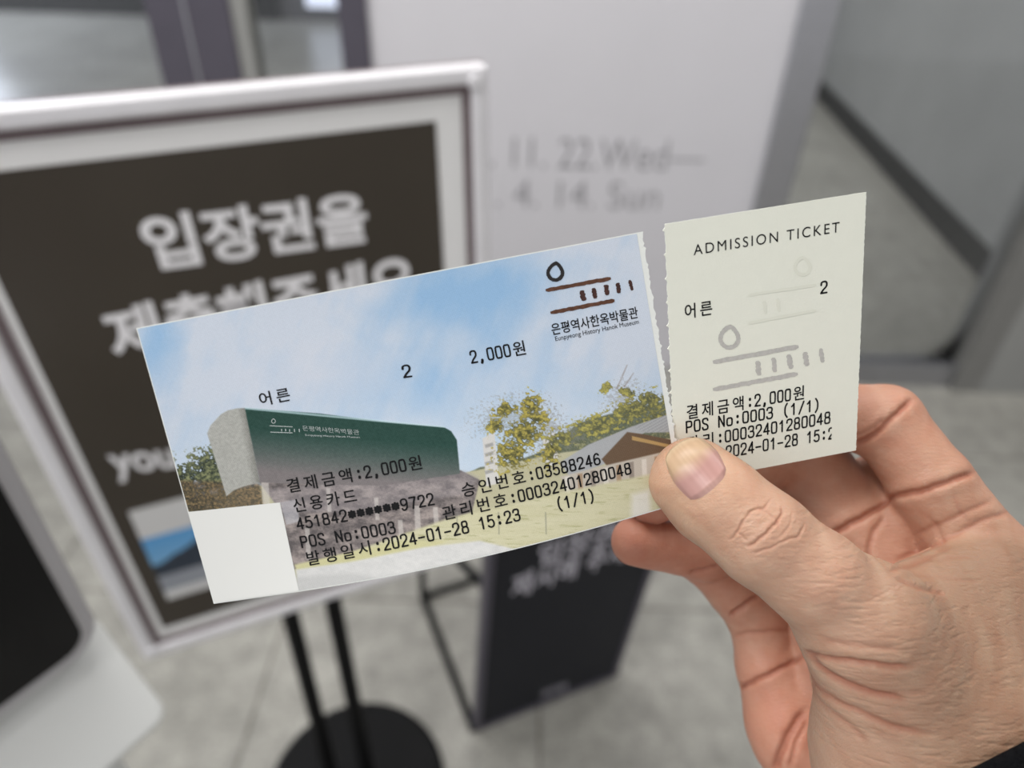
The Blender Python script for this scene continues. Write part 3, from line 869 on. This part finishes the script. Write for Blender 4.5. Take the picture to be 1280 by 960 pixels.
museum_logo(T1, tk1, teardrop(694, 341, 9.0, 9.0, 3.0, 1.0), [((682, 363), (763.5, 348)), ((688, 391), (768, 375.5))],
            [((727, 363), (730, 376)), ((742, 360), (744, 373)), ((757, 356), (759, 369)), ((772, 353.5), (774, 366.5)), ((787, 350), (790, 363))],
            (M['logo_black'], M['logo_brown'], M['logo_tick']), 4.6, 4.8, (6.2, 5.4, 5.8, 5.0, 4.0))
sheet_text(T1, '은평역사한옥박물관', (690.5, 419), (798.3, 397), M['ink'], tk1, 'logo_caption', hd=13.5, hang=True, bold=0.012)
sheet_text(T1, 'Eunpyeong History Hanok Museum', (694.4, 426.3), (798.6, 404.5), M['ink'], tk1, 'logo_caption', hd=5.6)
LT = [('어른', (323, 506.5), (366, 498.5), 15), ('2', (503.0, 472), (516.5, 470), 16), ('2,000원', (588, 454), (661, 440.5), 16),
      ('결제금액:2,000원', (357.5, 615), (531.5, 583.5), 15.5), ('신용카드', (365.5, 639.5), (449, 625.5), 15.5),
      ('451842******9722', (371, 661.8), (544.5, 629.8), 15), ('POS No:0003', (376, 684.5), (496, 665.5), 15),
      ('발행일시:2024-01-28 15:23', (382, 706), (652, 649.3), 15.5), ('승인번호:03588246', (576, 620.5), (752, 579.3), 15.5),
      ('관리번호:00032401280048', (552, 649.5), (790.5, 591), 15.5), ('(1/1)', (695, 638), (746, 625), 15.5)]
for s, a, b, hd in LT:
    sheet_text(T1, s, a, b, M['ink'], tk1, 'printed_line', mono=True, hd=hd * .88, hh=hd * 1.1, bold=0.011)
# sign printed on the pictured building
sheet_text(T1, '은평역사한옥박물관', (379, 538), (449.5, 543.6), M['white_ink'], tk1, 'picture_caption', hd=6.2, hang=True, bold=-0.01)
sheet_text(T1, 'Eunpyeong History Hanok Museum', (382, 544.6), (450, 547.6), M['white_ink'], tk1, 'picture_caption', hd=2.2)
museum_logo(T1, tk1, teardrop(342, 526.5, 2.4, 2.4, .6), [((337, 532), (366, 533.5)), ((338, 540), (366, 541))],
            [((352, 536), (352.3, 539)), ((357, 536), (357.3, 539)), ((362, 536.5), (362.3, 539.5)), ((368, 536), (368.3, 540)), ((374, 536), (374.3, 540))],
            (M['white_ink'],) * 3, 0.7, 0.8, (1, 1, 1, 1, 1), part='picture_emblem')

# ---- the cream stub
tk2 = thing('ticket_stub', 'small cream stub reading ADMISSION TICKET with a grey emblem, right of the photo ticket', 'ticket', W(T2.cam(np.array(.5), np.array(1.0))))
rows, cols = 141, 61
v_, u_ = np.meshgrid(np.linspace(0, 1, rows), np.linspace(0, 1, cols), indexing='ij')
jl = (rng.random(rows) - 0.5) * 0.005 - 0.010 * ((np.arange(rows) % 12) == 3)
jr = (rng.random(rows) - 0.5) * 0.003
u_e = u_ + (np.arange(cols) == 0)[None] * jl[:, None] + (np.arange(cols) == cols - 1)[None] * jr[:, None]
slab_mesh('paper_sheet', T2.world(u_e, v_, 0.0), T2.world(u_e, v_, -0.00024), M['cream'], tk2)
sheet_text(T2, 'ADMISSION TICKET', (867, 319), (1049, 290), M['ink'], tk2, 'printed_title', hd=12.6, track=1.28, bold=0.0)
for s, a, b, hd in [('2', (1024, 367), (1035, 365.2), 15), ('어른', (853.5, 397), (892.5, 391), 15.5),
                    ('결제금액:2,000원', (856, 523), (1008, 496.5), 15), ('POS No:0003 (1/1)', (856.3, 541), (1026, 512), 14.5),
                    ('관리:00032401280048', (856.5, 561.5), (1038.5, 528), 14.5), ('발행:2024-01-28 15:2', (860, 580), (1043, 547.5), 14.5)]:
    cu = T2.inv(np.array([1039.5]), np.array([540.0]))[0][0] if s.endswith('15:2') else None
    sheet_text(T2, s, a, b, M['ink'], tk2, 'printed_line', mono=True, hd=hd * .9, hh=hd * 1.12, bold=0.011, clip=cu)
museum_logo(T2, tk2, teardrop(911.5, 423, 11.2, 11.4, 3.2, 1.2), [((891, 452.6), (998, 433)), ((891, 487), (997, 467.2))],
            [((946.5, 451), (949, 469)), ((966.5, 447), (968.5, 465)), ((986, 443), (988.5, 461)), ((1006, 440), (1008.5, 457.5)), ((1025.5, 435.5), (1028, 453))],
            (M['grey_ink'],) * 3, 5.4, 5.6, (6.4, 5.6, 6.4, 6.2, 5.4))
museum_logo(T2, tk2, teardrop(1003, 334, 9.5, 9.5, 2.5), [((935, 369), (1020, 356)), ((935, 404), (1020, 388))],
            [((955, 376), (957, 392)), ((972, 373), (974, 389))],
            (M['ghost_ink'],) * 3, 4, 3.5, (4, 4), part='faint_emblem')

# ================================================================== hand
def J(px, py, d):
    return PX(px, py, d) * 1000.0            # millimetres from the camera


def smin(a, b, k):
    h = np.clip(0.5 + 0.5 * (b - a) / k, 0, 1)
    return b + (a - b) * h - k * h * (1 - h)


def cap(p, a, b, ra, rb):
    ab = b - a; pa = p - a; t = np.clip((pa @ ab) / (ab @ ab), 0, 1)
    return np.linalg.norm(pa - t[..., None] * ab, axis=-1) - (ra + (rb - ra) * t)


# joints: (pixel x, pixel y, depth in metres), radius in mm
thumb = [((869, 597), .1590, 9.0), ((901, 629), .1570, 9.4), ((953, 673), .1535, 9.9), ((1018, 723), .1520, 9.9), ((1078, 778), .1545, 12.0)]
index = [((1232, 700), .1830, 10.8), ((1164, 606), .1860, 9.9), ((1106, 527), .1905, 9.7), ((985, 512), .2000, 8.4), ((905, 566), .1930, 7.4)]
middle = [((1112, 730), .1965, 12.0), ((1063, 655), .2015, 12.0), ((996, 560), .2065, 11.0), ((905, 582), .1990, 8.8), ((815, 617), .1890, 7.9)]
ring = [((1060, 812), .2040, 10.6), ((1022, 745), .2080, 9.8), ((972, 672), .2090, 9.4), ((880, 691), .1985, 7.6), ((794, 677), .1885, 6.4)]
pinky = [((978, 895), .2030, 9.6), ((958, 832), .2060, 8.2), ((946, 772), .2080, 7.9), ((886, 702), .2030, 7.2), ((838, 682), .1985, 6.4)]
chains = {k: [(J(*p, d), r) for p, d, r in v] for k, v in dict(thumb=thumb, index=index, middle=middle, ring=ring, pinky=pinky).items()}
wrist_i = J(1320, 985, .188); wrist_m = J(1255, 1020, .192); wrist_r = J(1185, 1050, .199); wrist_p = J(1120, 1075, .206)
arm_a = J(1215, 1040, .192); arm_b = J(1330, 1420, .205)


def chain_d(p, ch, k=2.0, lo=0, hi=None):
    d = None
    seg = ch[lo:hi]
    for (a, ra), (b, rb) in zip(seg[:-1], seg[1:]):
        e = cap(p, a, b, ra, rb); d = e if d is None else smin(d, e, k)
    return d


def palm_d(p):
    c = chains
    d = cap(p, c['index'][0][0], wrist_i, 11.5, 14)
    for a, w, r0, r1 in ((c['middle'][0][0], wrist_m, 11.5, 14), (c['ring'][0][0], wrist_r, 11, 13.5), (c['pinky'][0][0], wrist_p, 10, 13)):
        d = smin(d, cap(p, a, w, r0, r1), 8)
    # heel of the palm on the little-finger side
    d = smin(d, cap(p, J(985, 930, .200), J(1100, 1070, .200), 9, 13), 7)
    # the palm under the finger roots
    d = smin(d, cap(p, J(1050, 830, .200), J(1150, 900, .196), 12, 14), 6)
    d = smin(d, cap(p, J(1000, 850, .208), J(1090, 940, .203), 11, 14), 6)
    # skin between index and middle finger, and below the ring finger
    d = smin(d, cap(p, J(1088, 705, .196), J(1122, 648, .1945), 8.5, 7.5), 4)
    d = smin(d, cap(p, J(985, 760, .212), J(1040, 850, .206), 9, 11), 4)
    d = smin(d, cap(p, J(1110, 640, .1965), J(1089, 597, .2035), 7.0, 6.5), 3)
    # ball of the thumb
    d = smin(d, cap(p, c['thumb'][4][0], J(1135, 950, .163), 12.0, 19), 7)
    d = smin(d, cap(p, J(1135, 950, .163), J(1190, 1080, .180), 19, 22), 9)
    d = smin(d, cap(p, c['thumb'][4][0], J(1210, 880, .168), 11.5, 18), 8)
    d = smin(d, cap(p, J(1210, 880, .166), J(1250, 1010, .178), 19, 24), 10)
    # web between thumb and index finger
    d = smin(d, cap(p, J(1120, 768, .162), J(1215, 722, .174), 9, 10), 9)
    d = smin(d, cap(p, J(1180, 790, .166), J(1265, 770, .178), 11, 12), 10)
    # wrist and forearm
    d = smin(d, cap(p, arm_a, arm_b, 25, 27), 12)
    d = smin(d, cap(p, J(1140, 1090, .198), J(1250, 1430, .21), 19, 22), 12)
    return d


def hand_d(p):
    d = palm_d(p)
    c = chains
    # finger roots melt into the palm, the rest of each finger stays its own
    fd = None
    for k in ('index', 'middle', 'ring', 'pinky'):
        root = chain_d(p, c[k], 2.0, 0, 2)
        d = smin(d, root, 3.2)
    for k in ('index', 'middle', 'ring', 'pinky'):
        e = chain_d(p, c[k], 2.2, 0)
        fd = e if fd is None else smin(fd, e, 0.35)
    d = smin(d, fd, 1.2)
    th = chain_d(p, c['thumb'], 4.0)
    # the pad of the thumb tip, flattened against the paper
    th = smin(th, cap(p, J(852, 604, .1612), J(874, 628, .1622), 6.8, 7.2), 4)
    k = 1.4 + 8.0 * np.clip(1 - np.linalg.norm(p - c['thumb'][4][0], axis=-1) / 24.0, 0, 1)
    return np.maximum(smin(d, th, k), p[..., 1] - 172.0)


def surface_nets(fn, lo, hi, h):
    n = np.ceil((hi - lo) / h).astype(int) + 1
    ax = [lo[i] + h * np.arange(n[i]) for i in range(3)]
    D = np.empty(n, np.float32)
    # coarse pass first, so that only cells near the skin are sampled finely
    cs = 6
    cn = (n + cs - 1) // cs + 1
    gx = [lo[i] + h * cs * np.arange(cn[i]) for i in range(3)]
    P = np.stack(np.meshgrid(*gx, indexing='ij'), -1)
    cd = fn(P.reshape(-1, 3)).reshape(cn)
    ix = [np.minimum(np.arange(n[i]) // cs, cn[i] - 1) for i in range(3)]
    near = np.abs(cd) < h * cs * 3.0
    D[:] = cd[np.ix_(*ix)]
    fine = near[np.ix_(*ix)]
    idx = np.argwhere(fine)
    for s in range(0, len(idx), 400000):
        q = idx[s:s + 400000]
        D[q[:, 0], q[:, 1], q[:, 2]] = fn(lo + h * q)
    ins = D < 0
    # one vertex for each mixed cell
    c = np.zeros(tuple(n - 1), np.int8)
    for dx in (0, 1):
        for dy in (0, 1):
            for dz in (0, 1):
                c += ins[dx:n[0] - 1 + dx, dy:n[1] - 1 + dy, dz:n[2] - 1 + dz]
    cell = (c > 0) & (c < 8)
    ids = -np.ones(cell.shape, np.int64); k = np.argwhere(cell); ids[cell] = np.arange(len(k))
    V = lo + h * (k + 0.5)
    Fs = []
    for a in range(3):
        b, c2 = (a + 1) % 3, (a + 2) % 3
        sl0 = [slice(None)] * 3; sl1 = [slice(None)] * 3; sl0[a] = slice(0, -1); sl1[a] = slice(1, None)
        A = ins[tuple(sl0)]; B = ins[tuple(sl1)]
        e = np.argwhere(A != B)
        e = e[(e[:, b] > 0) & (e[:, c2] > 0) & (e[:, b] < n[b] - 1) & (e[:, c2] < n[c2] - 1)]
        flip = A[e[:, 0], e[:, 1], e[:, 2]]
        def I(db, dc):
            q = e.copy(); q[:, b] += db; q[:, c2] += dc; return ids[q[:, 0], q[:, 1], q[:, 2]]
        quad = np.stack([I(-1, -1), I(0, -1), I(0, 0), I(-1, 0)], -1)
        quad[~flip] = quad[~flip][:, ::-1]
        Fs.append(quad)
    return V, np.concatenate(Fs)


def grad(fn, p, e=0.15):
    g = np.stack([fn(p + np.eye(3)[i] * e) - fn(p - np.eye(3)[i] * e) for i in range(3)], -1) / (2 * e)
    return g / (np.linalg.norm(g, axis=-1, keepdims=True) + 1e-9)


def chunked(f, p, n=300000):
    return np.concatenate([f(p[i:i + n]) for i in range(0, len(p), n)])


def subdivide(V, Q):
    """split every quad in four"""
    e = np.sort(np.concatenate([Q[:, [0, 1]], Q[:, [1, 2]], Q[:, [2, 3]], Q[:, [3, 0]]]), 1)
    key = e[:, 0] * (len(V) + 1) + e[:, 1]; uq, first, invx = np.unique(key, return_index=True, return_inverse=True)
    mid = V[e[first]].mean(1); fc = V[Q].mean(1); n = len(V); m = len(Q)
    ei = (invx + n).reshape(4, m).T; ci = np.arange(m) + n + len(uq)
    V2 = np.concatenate([V, mid, fc])
    Q2 = np.concatenate([np.stack([Q[:, k], ei[:, k], ci, ei[:, (k - 1) % 4]], 1) for k in range(4)])
    return V2, Q2


lo = np.array([18.0, -12.0, 128.0]); hi = np.array([175.0, 175.0, 240.0])
HV, HQ = surface_nets(hand_d, lo, hi, 0.8)
for _ in range(2):
    HV = HV - chunked(lambda q: hand_d(q)[:, None] * grad(hand_d, q), HV) * 0.9
HV, HQ = subdivide(HV, HQ)
HV = HV - chunked(lambda q: hand_d(q)[:, None] * grad(hand_d, q), HV) * 0.9
HN = chunked(lambda q: grad(hand_d, q), HV)
HV6, HQ = subdivide(np.concatenate([HV, HN], 1), HQ)
HV = HV6[:, :3]; HN = HV6[:, 3:] / np.linalg.norm(HV6[:, 3:], axis=1, keepdims=True)
hx = HV[:, 0] / HV[:, 2] * F + 640; hy = HV[:, 1] / HV[:, 2] * F + 480; hz = HV[:, 2]
facing = (HN * HV).sum(1) / np.linalg.norm(HV, axis=1) < -0.02


def poly_dist(pts, m):
    """pixel distance to a polyline for the chosen vertices, and how far along it they lie"""
    pts = np.array(pts, float); lo_, hi_ = pts.min(0) - 22, pts.max(0) + 22
    ix = np.flatnonzero(m & (hx > lo_[0]) & (hx < hi_[0]) & (hy > lo_[1]) & (hy < hi_[1]))
    x, y = hx[ix], hy[ix]; d = np.full(len(ix), 1e9); tt = np.zeros(len(ix)); L = len(pts) - 1
    for i in range(L):
        a, b = pts[i], pts[i + 1]; e = b - a
        t = np.clip(((x - a[0]) * e[0] + (y - a[1]) * e[1]) / (e @ e), 0, 1)
        q = np.hypot(x - a[0] - t * e[0], y - a[1] - t * e[1]); k = q < d
        d = np.where(k, q, d); tt = np.where(k, (i + t) / L, tt)
    return ix, d, tt


def smooth_line(pts, n=8, jit=0.8):
    p = np.array(pts, float)
    if len(p) < 3: return p
    q = [p[0]]
    for i in range(len(p) - 1):
        p0, p1, p2, p3 = p[max(i - 1, 0)], p[i], p[i + 1], p[min(i + 2, len(p) - 1)]
        for k in range(1, n + 1):
            t = k / n; q.append(0.5 * (2 * p1 + (p2 - p0) * t + (2 * p0 - 5 * p1 + 4 * p2 - p3) * t * t + (3 * p1 - p0 - 3 * p2 + p3) * t ** 3))
    q = np.array(q); k = np.arange(len(q))[:, None]
    return q + jit * (np.sin(k * .9 + p[0, 0]) * .6 + np.sin(k * 2.1 + p[0, 1]) * .4) * np.array([[.5, .8]])


# creases and folds: (points, depth mm, half width px, zone)
zone_thumb = hz < 172.0
zone_far = hz >= 168.0
CREASE = [
    ([(962, 625), (955, 635), (942, 637), (930, 650), (920, 667), (912, 675)], .26, 1.5, 't'),
    ([(977, 636), (976, 645), (962, 662), (947, 675), (935, 684)], .38, 1.7, 't'),
    ([(1005, 655), (998, 670), (982, 675), (962, 685), (940, 692)], .22, 1.6, 't'),
    ([(950, 636), (970, 650), (972, 662)], .16, 1.6, 't'), ([(922, 665), (935, 677)], .14, 1.6, 't'),
    ([(990, 640), (985, 660), (965, 680)], .12, 1.6, 't'),
    ([(1003, 813), (1027, 821), (1067, 827), (1105, 832), (1140, 834)], .65, 4.0, 't'),
    ([(1010, 820), (1042, 846), (1083, 864), (1130, 874)], .75, 4.2, 't'),
    ([(1003, 827), (1017, 855), (1042, 874), (1080, 892), (1117, 908), (1161, 917)], .50, 4.2, 't'),
    ([(1005, 849), (1027, 880), (1055, 902), (1083, 927)], .30, 4.0, 't'),
    ([(1030, 800), (1070, 806), (1120, 812)], .22, 4.0, 't'), ([(1060, 850), (1110, 862), (1160, 868)], .15, 4.0, 't'),
    ([(1111, 714), (1140, 704), (1192, 683)], .30, 3.5, 't'), ([(1120, 722), (1152, 736), (1180, 742)], .35, 3.0, 't'),
    ([(1130, 712), (1165, 700), (1215, 696)], .20, 3.0, 't'), ([(1135, 720), (1175, 722), (1225, 728)], .15, 3.0, 't'),
    ([(1112, 621), (1150, 614), (1185, 602), (1217, 591)], .95, 4.2, 'f'),
    ([(1066, 555), (1090, 545), (1116, 521), (1141, 499)], .85, 4.0, 'f'), ([(1066, 545), (1086, 538), (1104, 524)], .35, 2.6, 'f'),
    ([(1040, 667), (1062, 655), (1090, 640), (1114, 623)], 1.0, 4.2, 'f'),
    ([(1084, 705), (1086, 685), (1092, 665), (1106, 645)], .40, 4.0, 'f'),
    ([(1145, 668), (1190, 648), (1240, 626)], .30, 4.0, 'f'), ([(1120, 700), (1170, 680), (1225, 652), (1262, 640)], .35, 4.0, 'f'),
    ([(1160, 645), (1172, 660), (1180, 680)], .2, 3.5, 'f'), ([(1190, 610), (1200, 640), (1215, 655)], .18, 4, 'f'),
    ([(920, 861), (945, 850), (972, 838), (1004, 820)], .75, 3.6, 'f'),
    ([(912, 770), (928, 758), (948, 744)], .65, 3.4, 'f'), ([(918, 793), (950, 790), (988, 788)], .32, 3.0, 'f'),
    ([(1006, 888), (990, 912), (977, 938), (968, 962)], .9, 6.0, 'f'), ([(1010, 900), (995, 930), (988, 960)], .45, 4.0, 'f'),
    ([(862, 716), (880, 712), (898, 706)], .45, 2.6, 'f'),
]
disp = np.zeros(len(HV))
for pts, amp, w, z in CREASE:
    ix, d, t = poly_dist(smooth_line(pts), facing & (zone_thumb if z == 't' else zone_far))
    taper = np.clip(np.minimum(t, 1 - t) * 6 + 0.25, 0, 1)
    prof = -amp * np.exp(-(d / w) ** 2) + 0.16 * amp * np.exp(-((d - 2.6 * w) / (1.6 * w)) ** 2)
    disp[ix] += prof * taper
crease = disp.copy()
# slack skin over the knuckle and fine cross lines of the thumb back
kn = np.exp(-(((hx - 955) / 48) ** 2 + ((hy - 664) / 36) ** 2)) * facing * zone_thumb
disp += kn * 0.35 * (fbm(HV[:, 0] / 1.6 + 20, (HV[:, 1] + HV[:, 0] * .4) / 0.9 + 40, 5, 3) - 0.5)
cross = fbm((HV[:, 0] + 3 * vnoise(HV[:, 0] / 6, HV[:, 1] / 6, 3)) / 3.2 + 50, HV[:, 1] / 0.75 + 50, 8, 3)
back = facing * zone_thumb * np.clip((hx - 900) / 160, 0, 1)
disp += -np.clip(cross - 0.52, 0, 1) * 0.55 * back
disp += (fbm(HV[:, 0] / 9 + 9, HV[:, 1] / 9 + 9, 12, 3) - 0.5) * 0.5
HV2 = HV + HN * disp[:, None]

# skin colour: tan on the back of the thumb, pinker on palm and finger pads, redder at the tips
tan = np.array([184, 147, 124.0]); palm_c = np.array([186, 138, 115.0]); pad = np.array([192, 129, 106.0]); back_shade_c = np.array([152, 120, 98.0])
thd = chunked(lambda q: chain_d(q, chains['thumb'], 4.0), HV)
isth = np.clip(1 - thd / 5.0, 0, 1)
far = np.clip((hz - 170) / 12, 0, 1) * (1 - isth)
hc = np.tile(tan, (len(HV), 1))
hc = over(hc, np.clip((hx - 1050) / 150, 0, 1) * (1 - far), back_shade_c)  # tanner back of the hand, deepened rightward with some shade painted in
hc = over(hc, far, palm_c)
tips = np.zeros(len(HV))
for k in ('middle', 'ring', 'pinky'):
    tips = np.maximum(tips, np.exp(-((np.linalg.norm(HV - chains[k][4][0], axis=1) - 6) / 11).clip(0) ** 2))
hc = over(hc, tips * 0.85 * (1 - isth), pad)
hc = over(hc, np.exp(-(np.linalg.norm(HV - chains['pinky'][0][0], axis=1) / 22) ** 2) * .5 * far, pad)
tipc = np.exp(-(np.linalg.norm(HV - chains['thumb'][0][0], axis=1) / 12) ** 2) * isth
hc = over(hc, tipc * 0.35, (224, 178, 138))
mott = fbm(HV[:, 0] / 4 + 3, HV[:, 1] / 4 + HV[:, 2] / 5, 17, 4)
hc = hc + ((mott - 0.5) * 26)[:, None] * np.array([.6, 1.0, 1.0])
hc = over(hc, np.clip(-crease * 1.6, 0, 1) * 0.6, (150, 88, 68))  # crease shade painted into the skin colour, darker and redder where deeper

skin = bpy.data.materials.new('skin'); skin.use_nodes = True
nt = skin.node_tree; b = nt.nodes['Principled BSDF']; N = nt.nodes.new; K = nt.links.new
at = N('ShaderNodeAttribute'); at.attribute_name = 'ink'; K(at.outputs['Color'], b.inputs['Base Color'])
b.inputs['Roughness'].default_value = 0.48; b.inputs['Specular IOR Level'].default_value = 0.32
b.inputs['Subsurface Weight'].default_value = 0.25; b.inputs['Subsurface Radius'].default_value = (1.0, 0.35, 0.2)
b.inputs['Subsurface Scale'].default_value = 0.0018
tc = N('ShaderNodeTexCoord'); mp = N('ShaderNodeMapping'); mp.inputs['Rotation'].default_value = (0.5, 0.3, 0.6); mp.inputs['Scale'].default_value = (420, 1500, 900)
K(tc.outputs['Object'], mp.inputs['Vector'])
nz = N('ShaderNodeTexNoise'); nz.inputs['Scale'].default_value = 1.0; nz.inputs['Detail'].default_value = 4; K(mp.outputs['Vector'], nz.inputs['Vector'])
vo = N('ShaderNodeTexVoronoi'); vo.feature = 'DISTANCE_TO_EDGE'; vo.inputs['Scale'].default_value = 1500; K(tc.outputs['Object'], vo.inputs['Vector'])
ad = N('ShaderNodeMath'); ad.operation = 'MULTIPLY_ADD'; K(vo.outputs['Distance'], ad.inputs[0]); ad.inputs[1].default_value = 0.5; K(nz.outputs['Fac'], ad.inputs[2])
bp = N('ShaderNodeBump'); bp.inputs['Strength'].default_value = 0.7; bp.inputs['Distance'].default_value = 0.00022
K(ad.outputs[0], bp.inputs['Height']); K(bp.outputs['Normal'], b.inputs['Normal'])

anchor = W(J(1200, 1040, .19) / 1000)
person = thing('person', 'bare right hand in a black sleeve pinching both paper tickets between thumb and fingers', 'person', anchor)
HW = W(HV2 / 1000)
me = bpy.data.meshes.new('hand')
vv_ = (HW - anchor).astype(np.float32)
me.vertices.add(len(vv_)); me.vertices.foreach_set('co', vv_.ravel())
me.loops.add(HQ.size); me.loops.foreach_set('vertex_index', HQ.ravel().astype(np.int32))
me.polygons.add(len(HQ)); me.polygons.foreach_set('loop_start', (np.arange(len(HQ)) * 4).astype(np.int32))
me.update(calc_edges=True); me.validate()
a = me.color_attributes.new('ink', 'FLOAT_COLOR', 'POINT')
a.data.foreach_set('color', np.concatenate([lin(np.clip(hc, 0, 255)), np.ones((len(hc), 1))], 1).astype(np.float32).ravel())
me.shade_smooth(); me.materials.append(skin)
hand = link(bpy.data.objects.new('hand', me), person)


def cast(px, py, lift=0.0):
    """point on the smooth skin along a view ray"""
    d = PX(px, py, 1.0); d = d / np.linalg.norm(d, axis=-1, keepdims=True)
    t = np.full(d.shape[:-1], 135.0)
    for _ in range(40):
        q = d * t[..., None]; t = t + np.clip(hand_d(q.reshape(-1, 3)).reshape(t.shape), -2, 6) * 0.9
    q = d * t[..., None]; g = grad(hand_d, q.reshape(-1, 3)).reshape(q.shape)
    return q + g * lift, g


# thumbnail: a curved plate from cuticle to free edge
ncu, ncv = 41, 41
root_l, root_r = np.array([866, 630.0]), np.array([913, 588.0])
tip_l, tip_r = np.array([830, 580.0]), np.array([877, 547.0])
s_, t_ = np.meshgrid(np.linspace(0, 1, ncu), np.linspace(0, 1, ncv))       # s across, t root -> tip
bx = (1 - t_)[..., None] * ((1 - s_)[..., None] * root_l + s_[..., None] * root_r) + t_[..., None] * ((1 - s_)[..., None] * tip_l + s_[..., None] * tip_r)
axis = np.array([-0.74, -0.67]); bow = 4 * s_ * (1 - s_)
bx = bx + axis * (bow * (t_ * 8.5 + (1 - t_) * 5.0 * -1.0))[..., None]
bx = bx + axis * (7.0 * np.abs(2 * s_ - 1) ** 5 * (1 - t_) - 5.0 * np.abs(2 * s_ - 1) ** 4 * t_)[..., None]
bx = bx + np.array([0.67, -0.74]) * ((s_ - .5) * 2 * 4.0 * np.sin(np.pi * t_))[..., None]
edge = np.minimum(np.minimum(s_, 1 - s_) * 9, np.minimum(t_ * 8, 1)); edge = np.clip(edge, 0, 1)
top, gn = cast(bx[..., 0], bx[..., 1]); top = top + gn * (-0.25 + 0.62 * edge + 0.25 * t_)[..., None]
low = top - gn * 0.45
ncol = np.zeros((ncv, ncu, 3)) + (176, 134, 126)
ncol = over(ncol, np.clip((t_ - (0.52 - 0.10 * bow)) * 4, 0, 1), (182, 152, 122))
ncol = over(ncol, np.clip((0.20 - np.hypot((s_ - .5) * .55, t_)) * 12, 0, 1) * 0.5, (196, 160, 148))
ncol = over(ncol, np.clip((t_ - 0.90) * 14, 0, 1) * .6, (192, 170, 140))
ncol = ncol + (6 * np.sin(s_ * 60 + 2 * np.sin(s_ * 13)))[..., None] * .5
nail_m = mat_attr('fingernail', 0.36, 0.35)
nb = nail_m.node_tree.nodes['Principled BSDF']; nb.inputs['Coat Weight'].default_value = 0.06; nb.inputs['Coat Roughness'].default_value = 0.15
nail = slab_mesh('thumbnail', W(top / 1000), W(low / 1000), nail_m, person)
tag(nail, 'pink thumbnail with a pale free edge')
a = nail.data.color_attributes.new('ink', 'FLOAT_COLOR', 'POINT')
cc = np.concatenate([lin(np.clip(ncol, 0, 255)).reshape(-1, 3), np.ones((ncu * ncv, 1))], 1)
a.data.foreach_set('color', np.concatenate([cc, cc]).astype(np.float32).ravel()); nail.data.shade_smooth()

# sleeve round the forearm: a cuff that follows the wrist
(cA, cB), _ = cast(np.array([1203., 1290.]), np.array([966., 922.]))
ab = (cB - cA) / np.linalg.norm(cB - cA); away = np.array([0.55, 0.62, 1.0]); cn = np.cross(away, ab); cn /= np.linalg.norm(cn); cn *= np.sign(cn @ (arm_b - arm_a))
def sleeve_d(p):
    s0 = (p - cA) @ cn
    fold = 0.5 * np.sin(s0 * 0.55 + 2 * np.sin(p[..., 0] * .12)) + 0.5 * np.sin(s0 * .21 + p[..., 0] * .16)
    a = hand_d(p) - 3.0 - 0.7 * fold * np.clip(s0 / 8, 0, 1); b = -s0
    return -smin(-a, -b, 2.5)
SV, SQ = surface_nets(sleeve_d, np.array([40., 55., 125.]), np.array([185., 178., 250.]), 1.2)
for _ in range(2):
    SV = SV - sleeve_d(SV)[:, None] * grad(sleeve_d, SV) * .9
slv = mesh('sleeve', W(SV / 1000), SQ, M['sleeve'], person, smooth=True); tag(slv, 'black sleeve cuff')
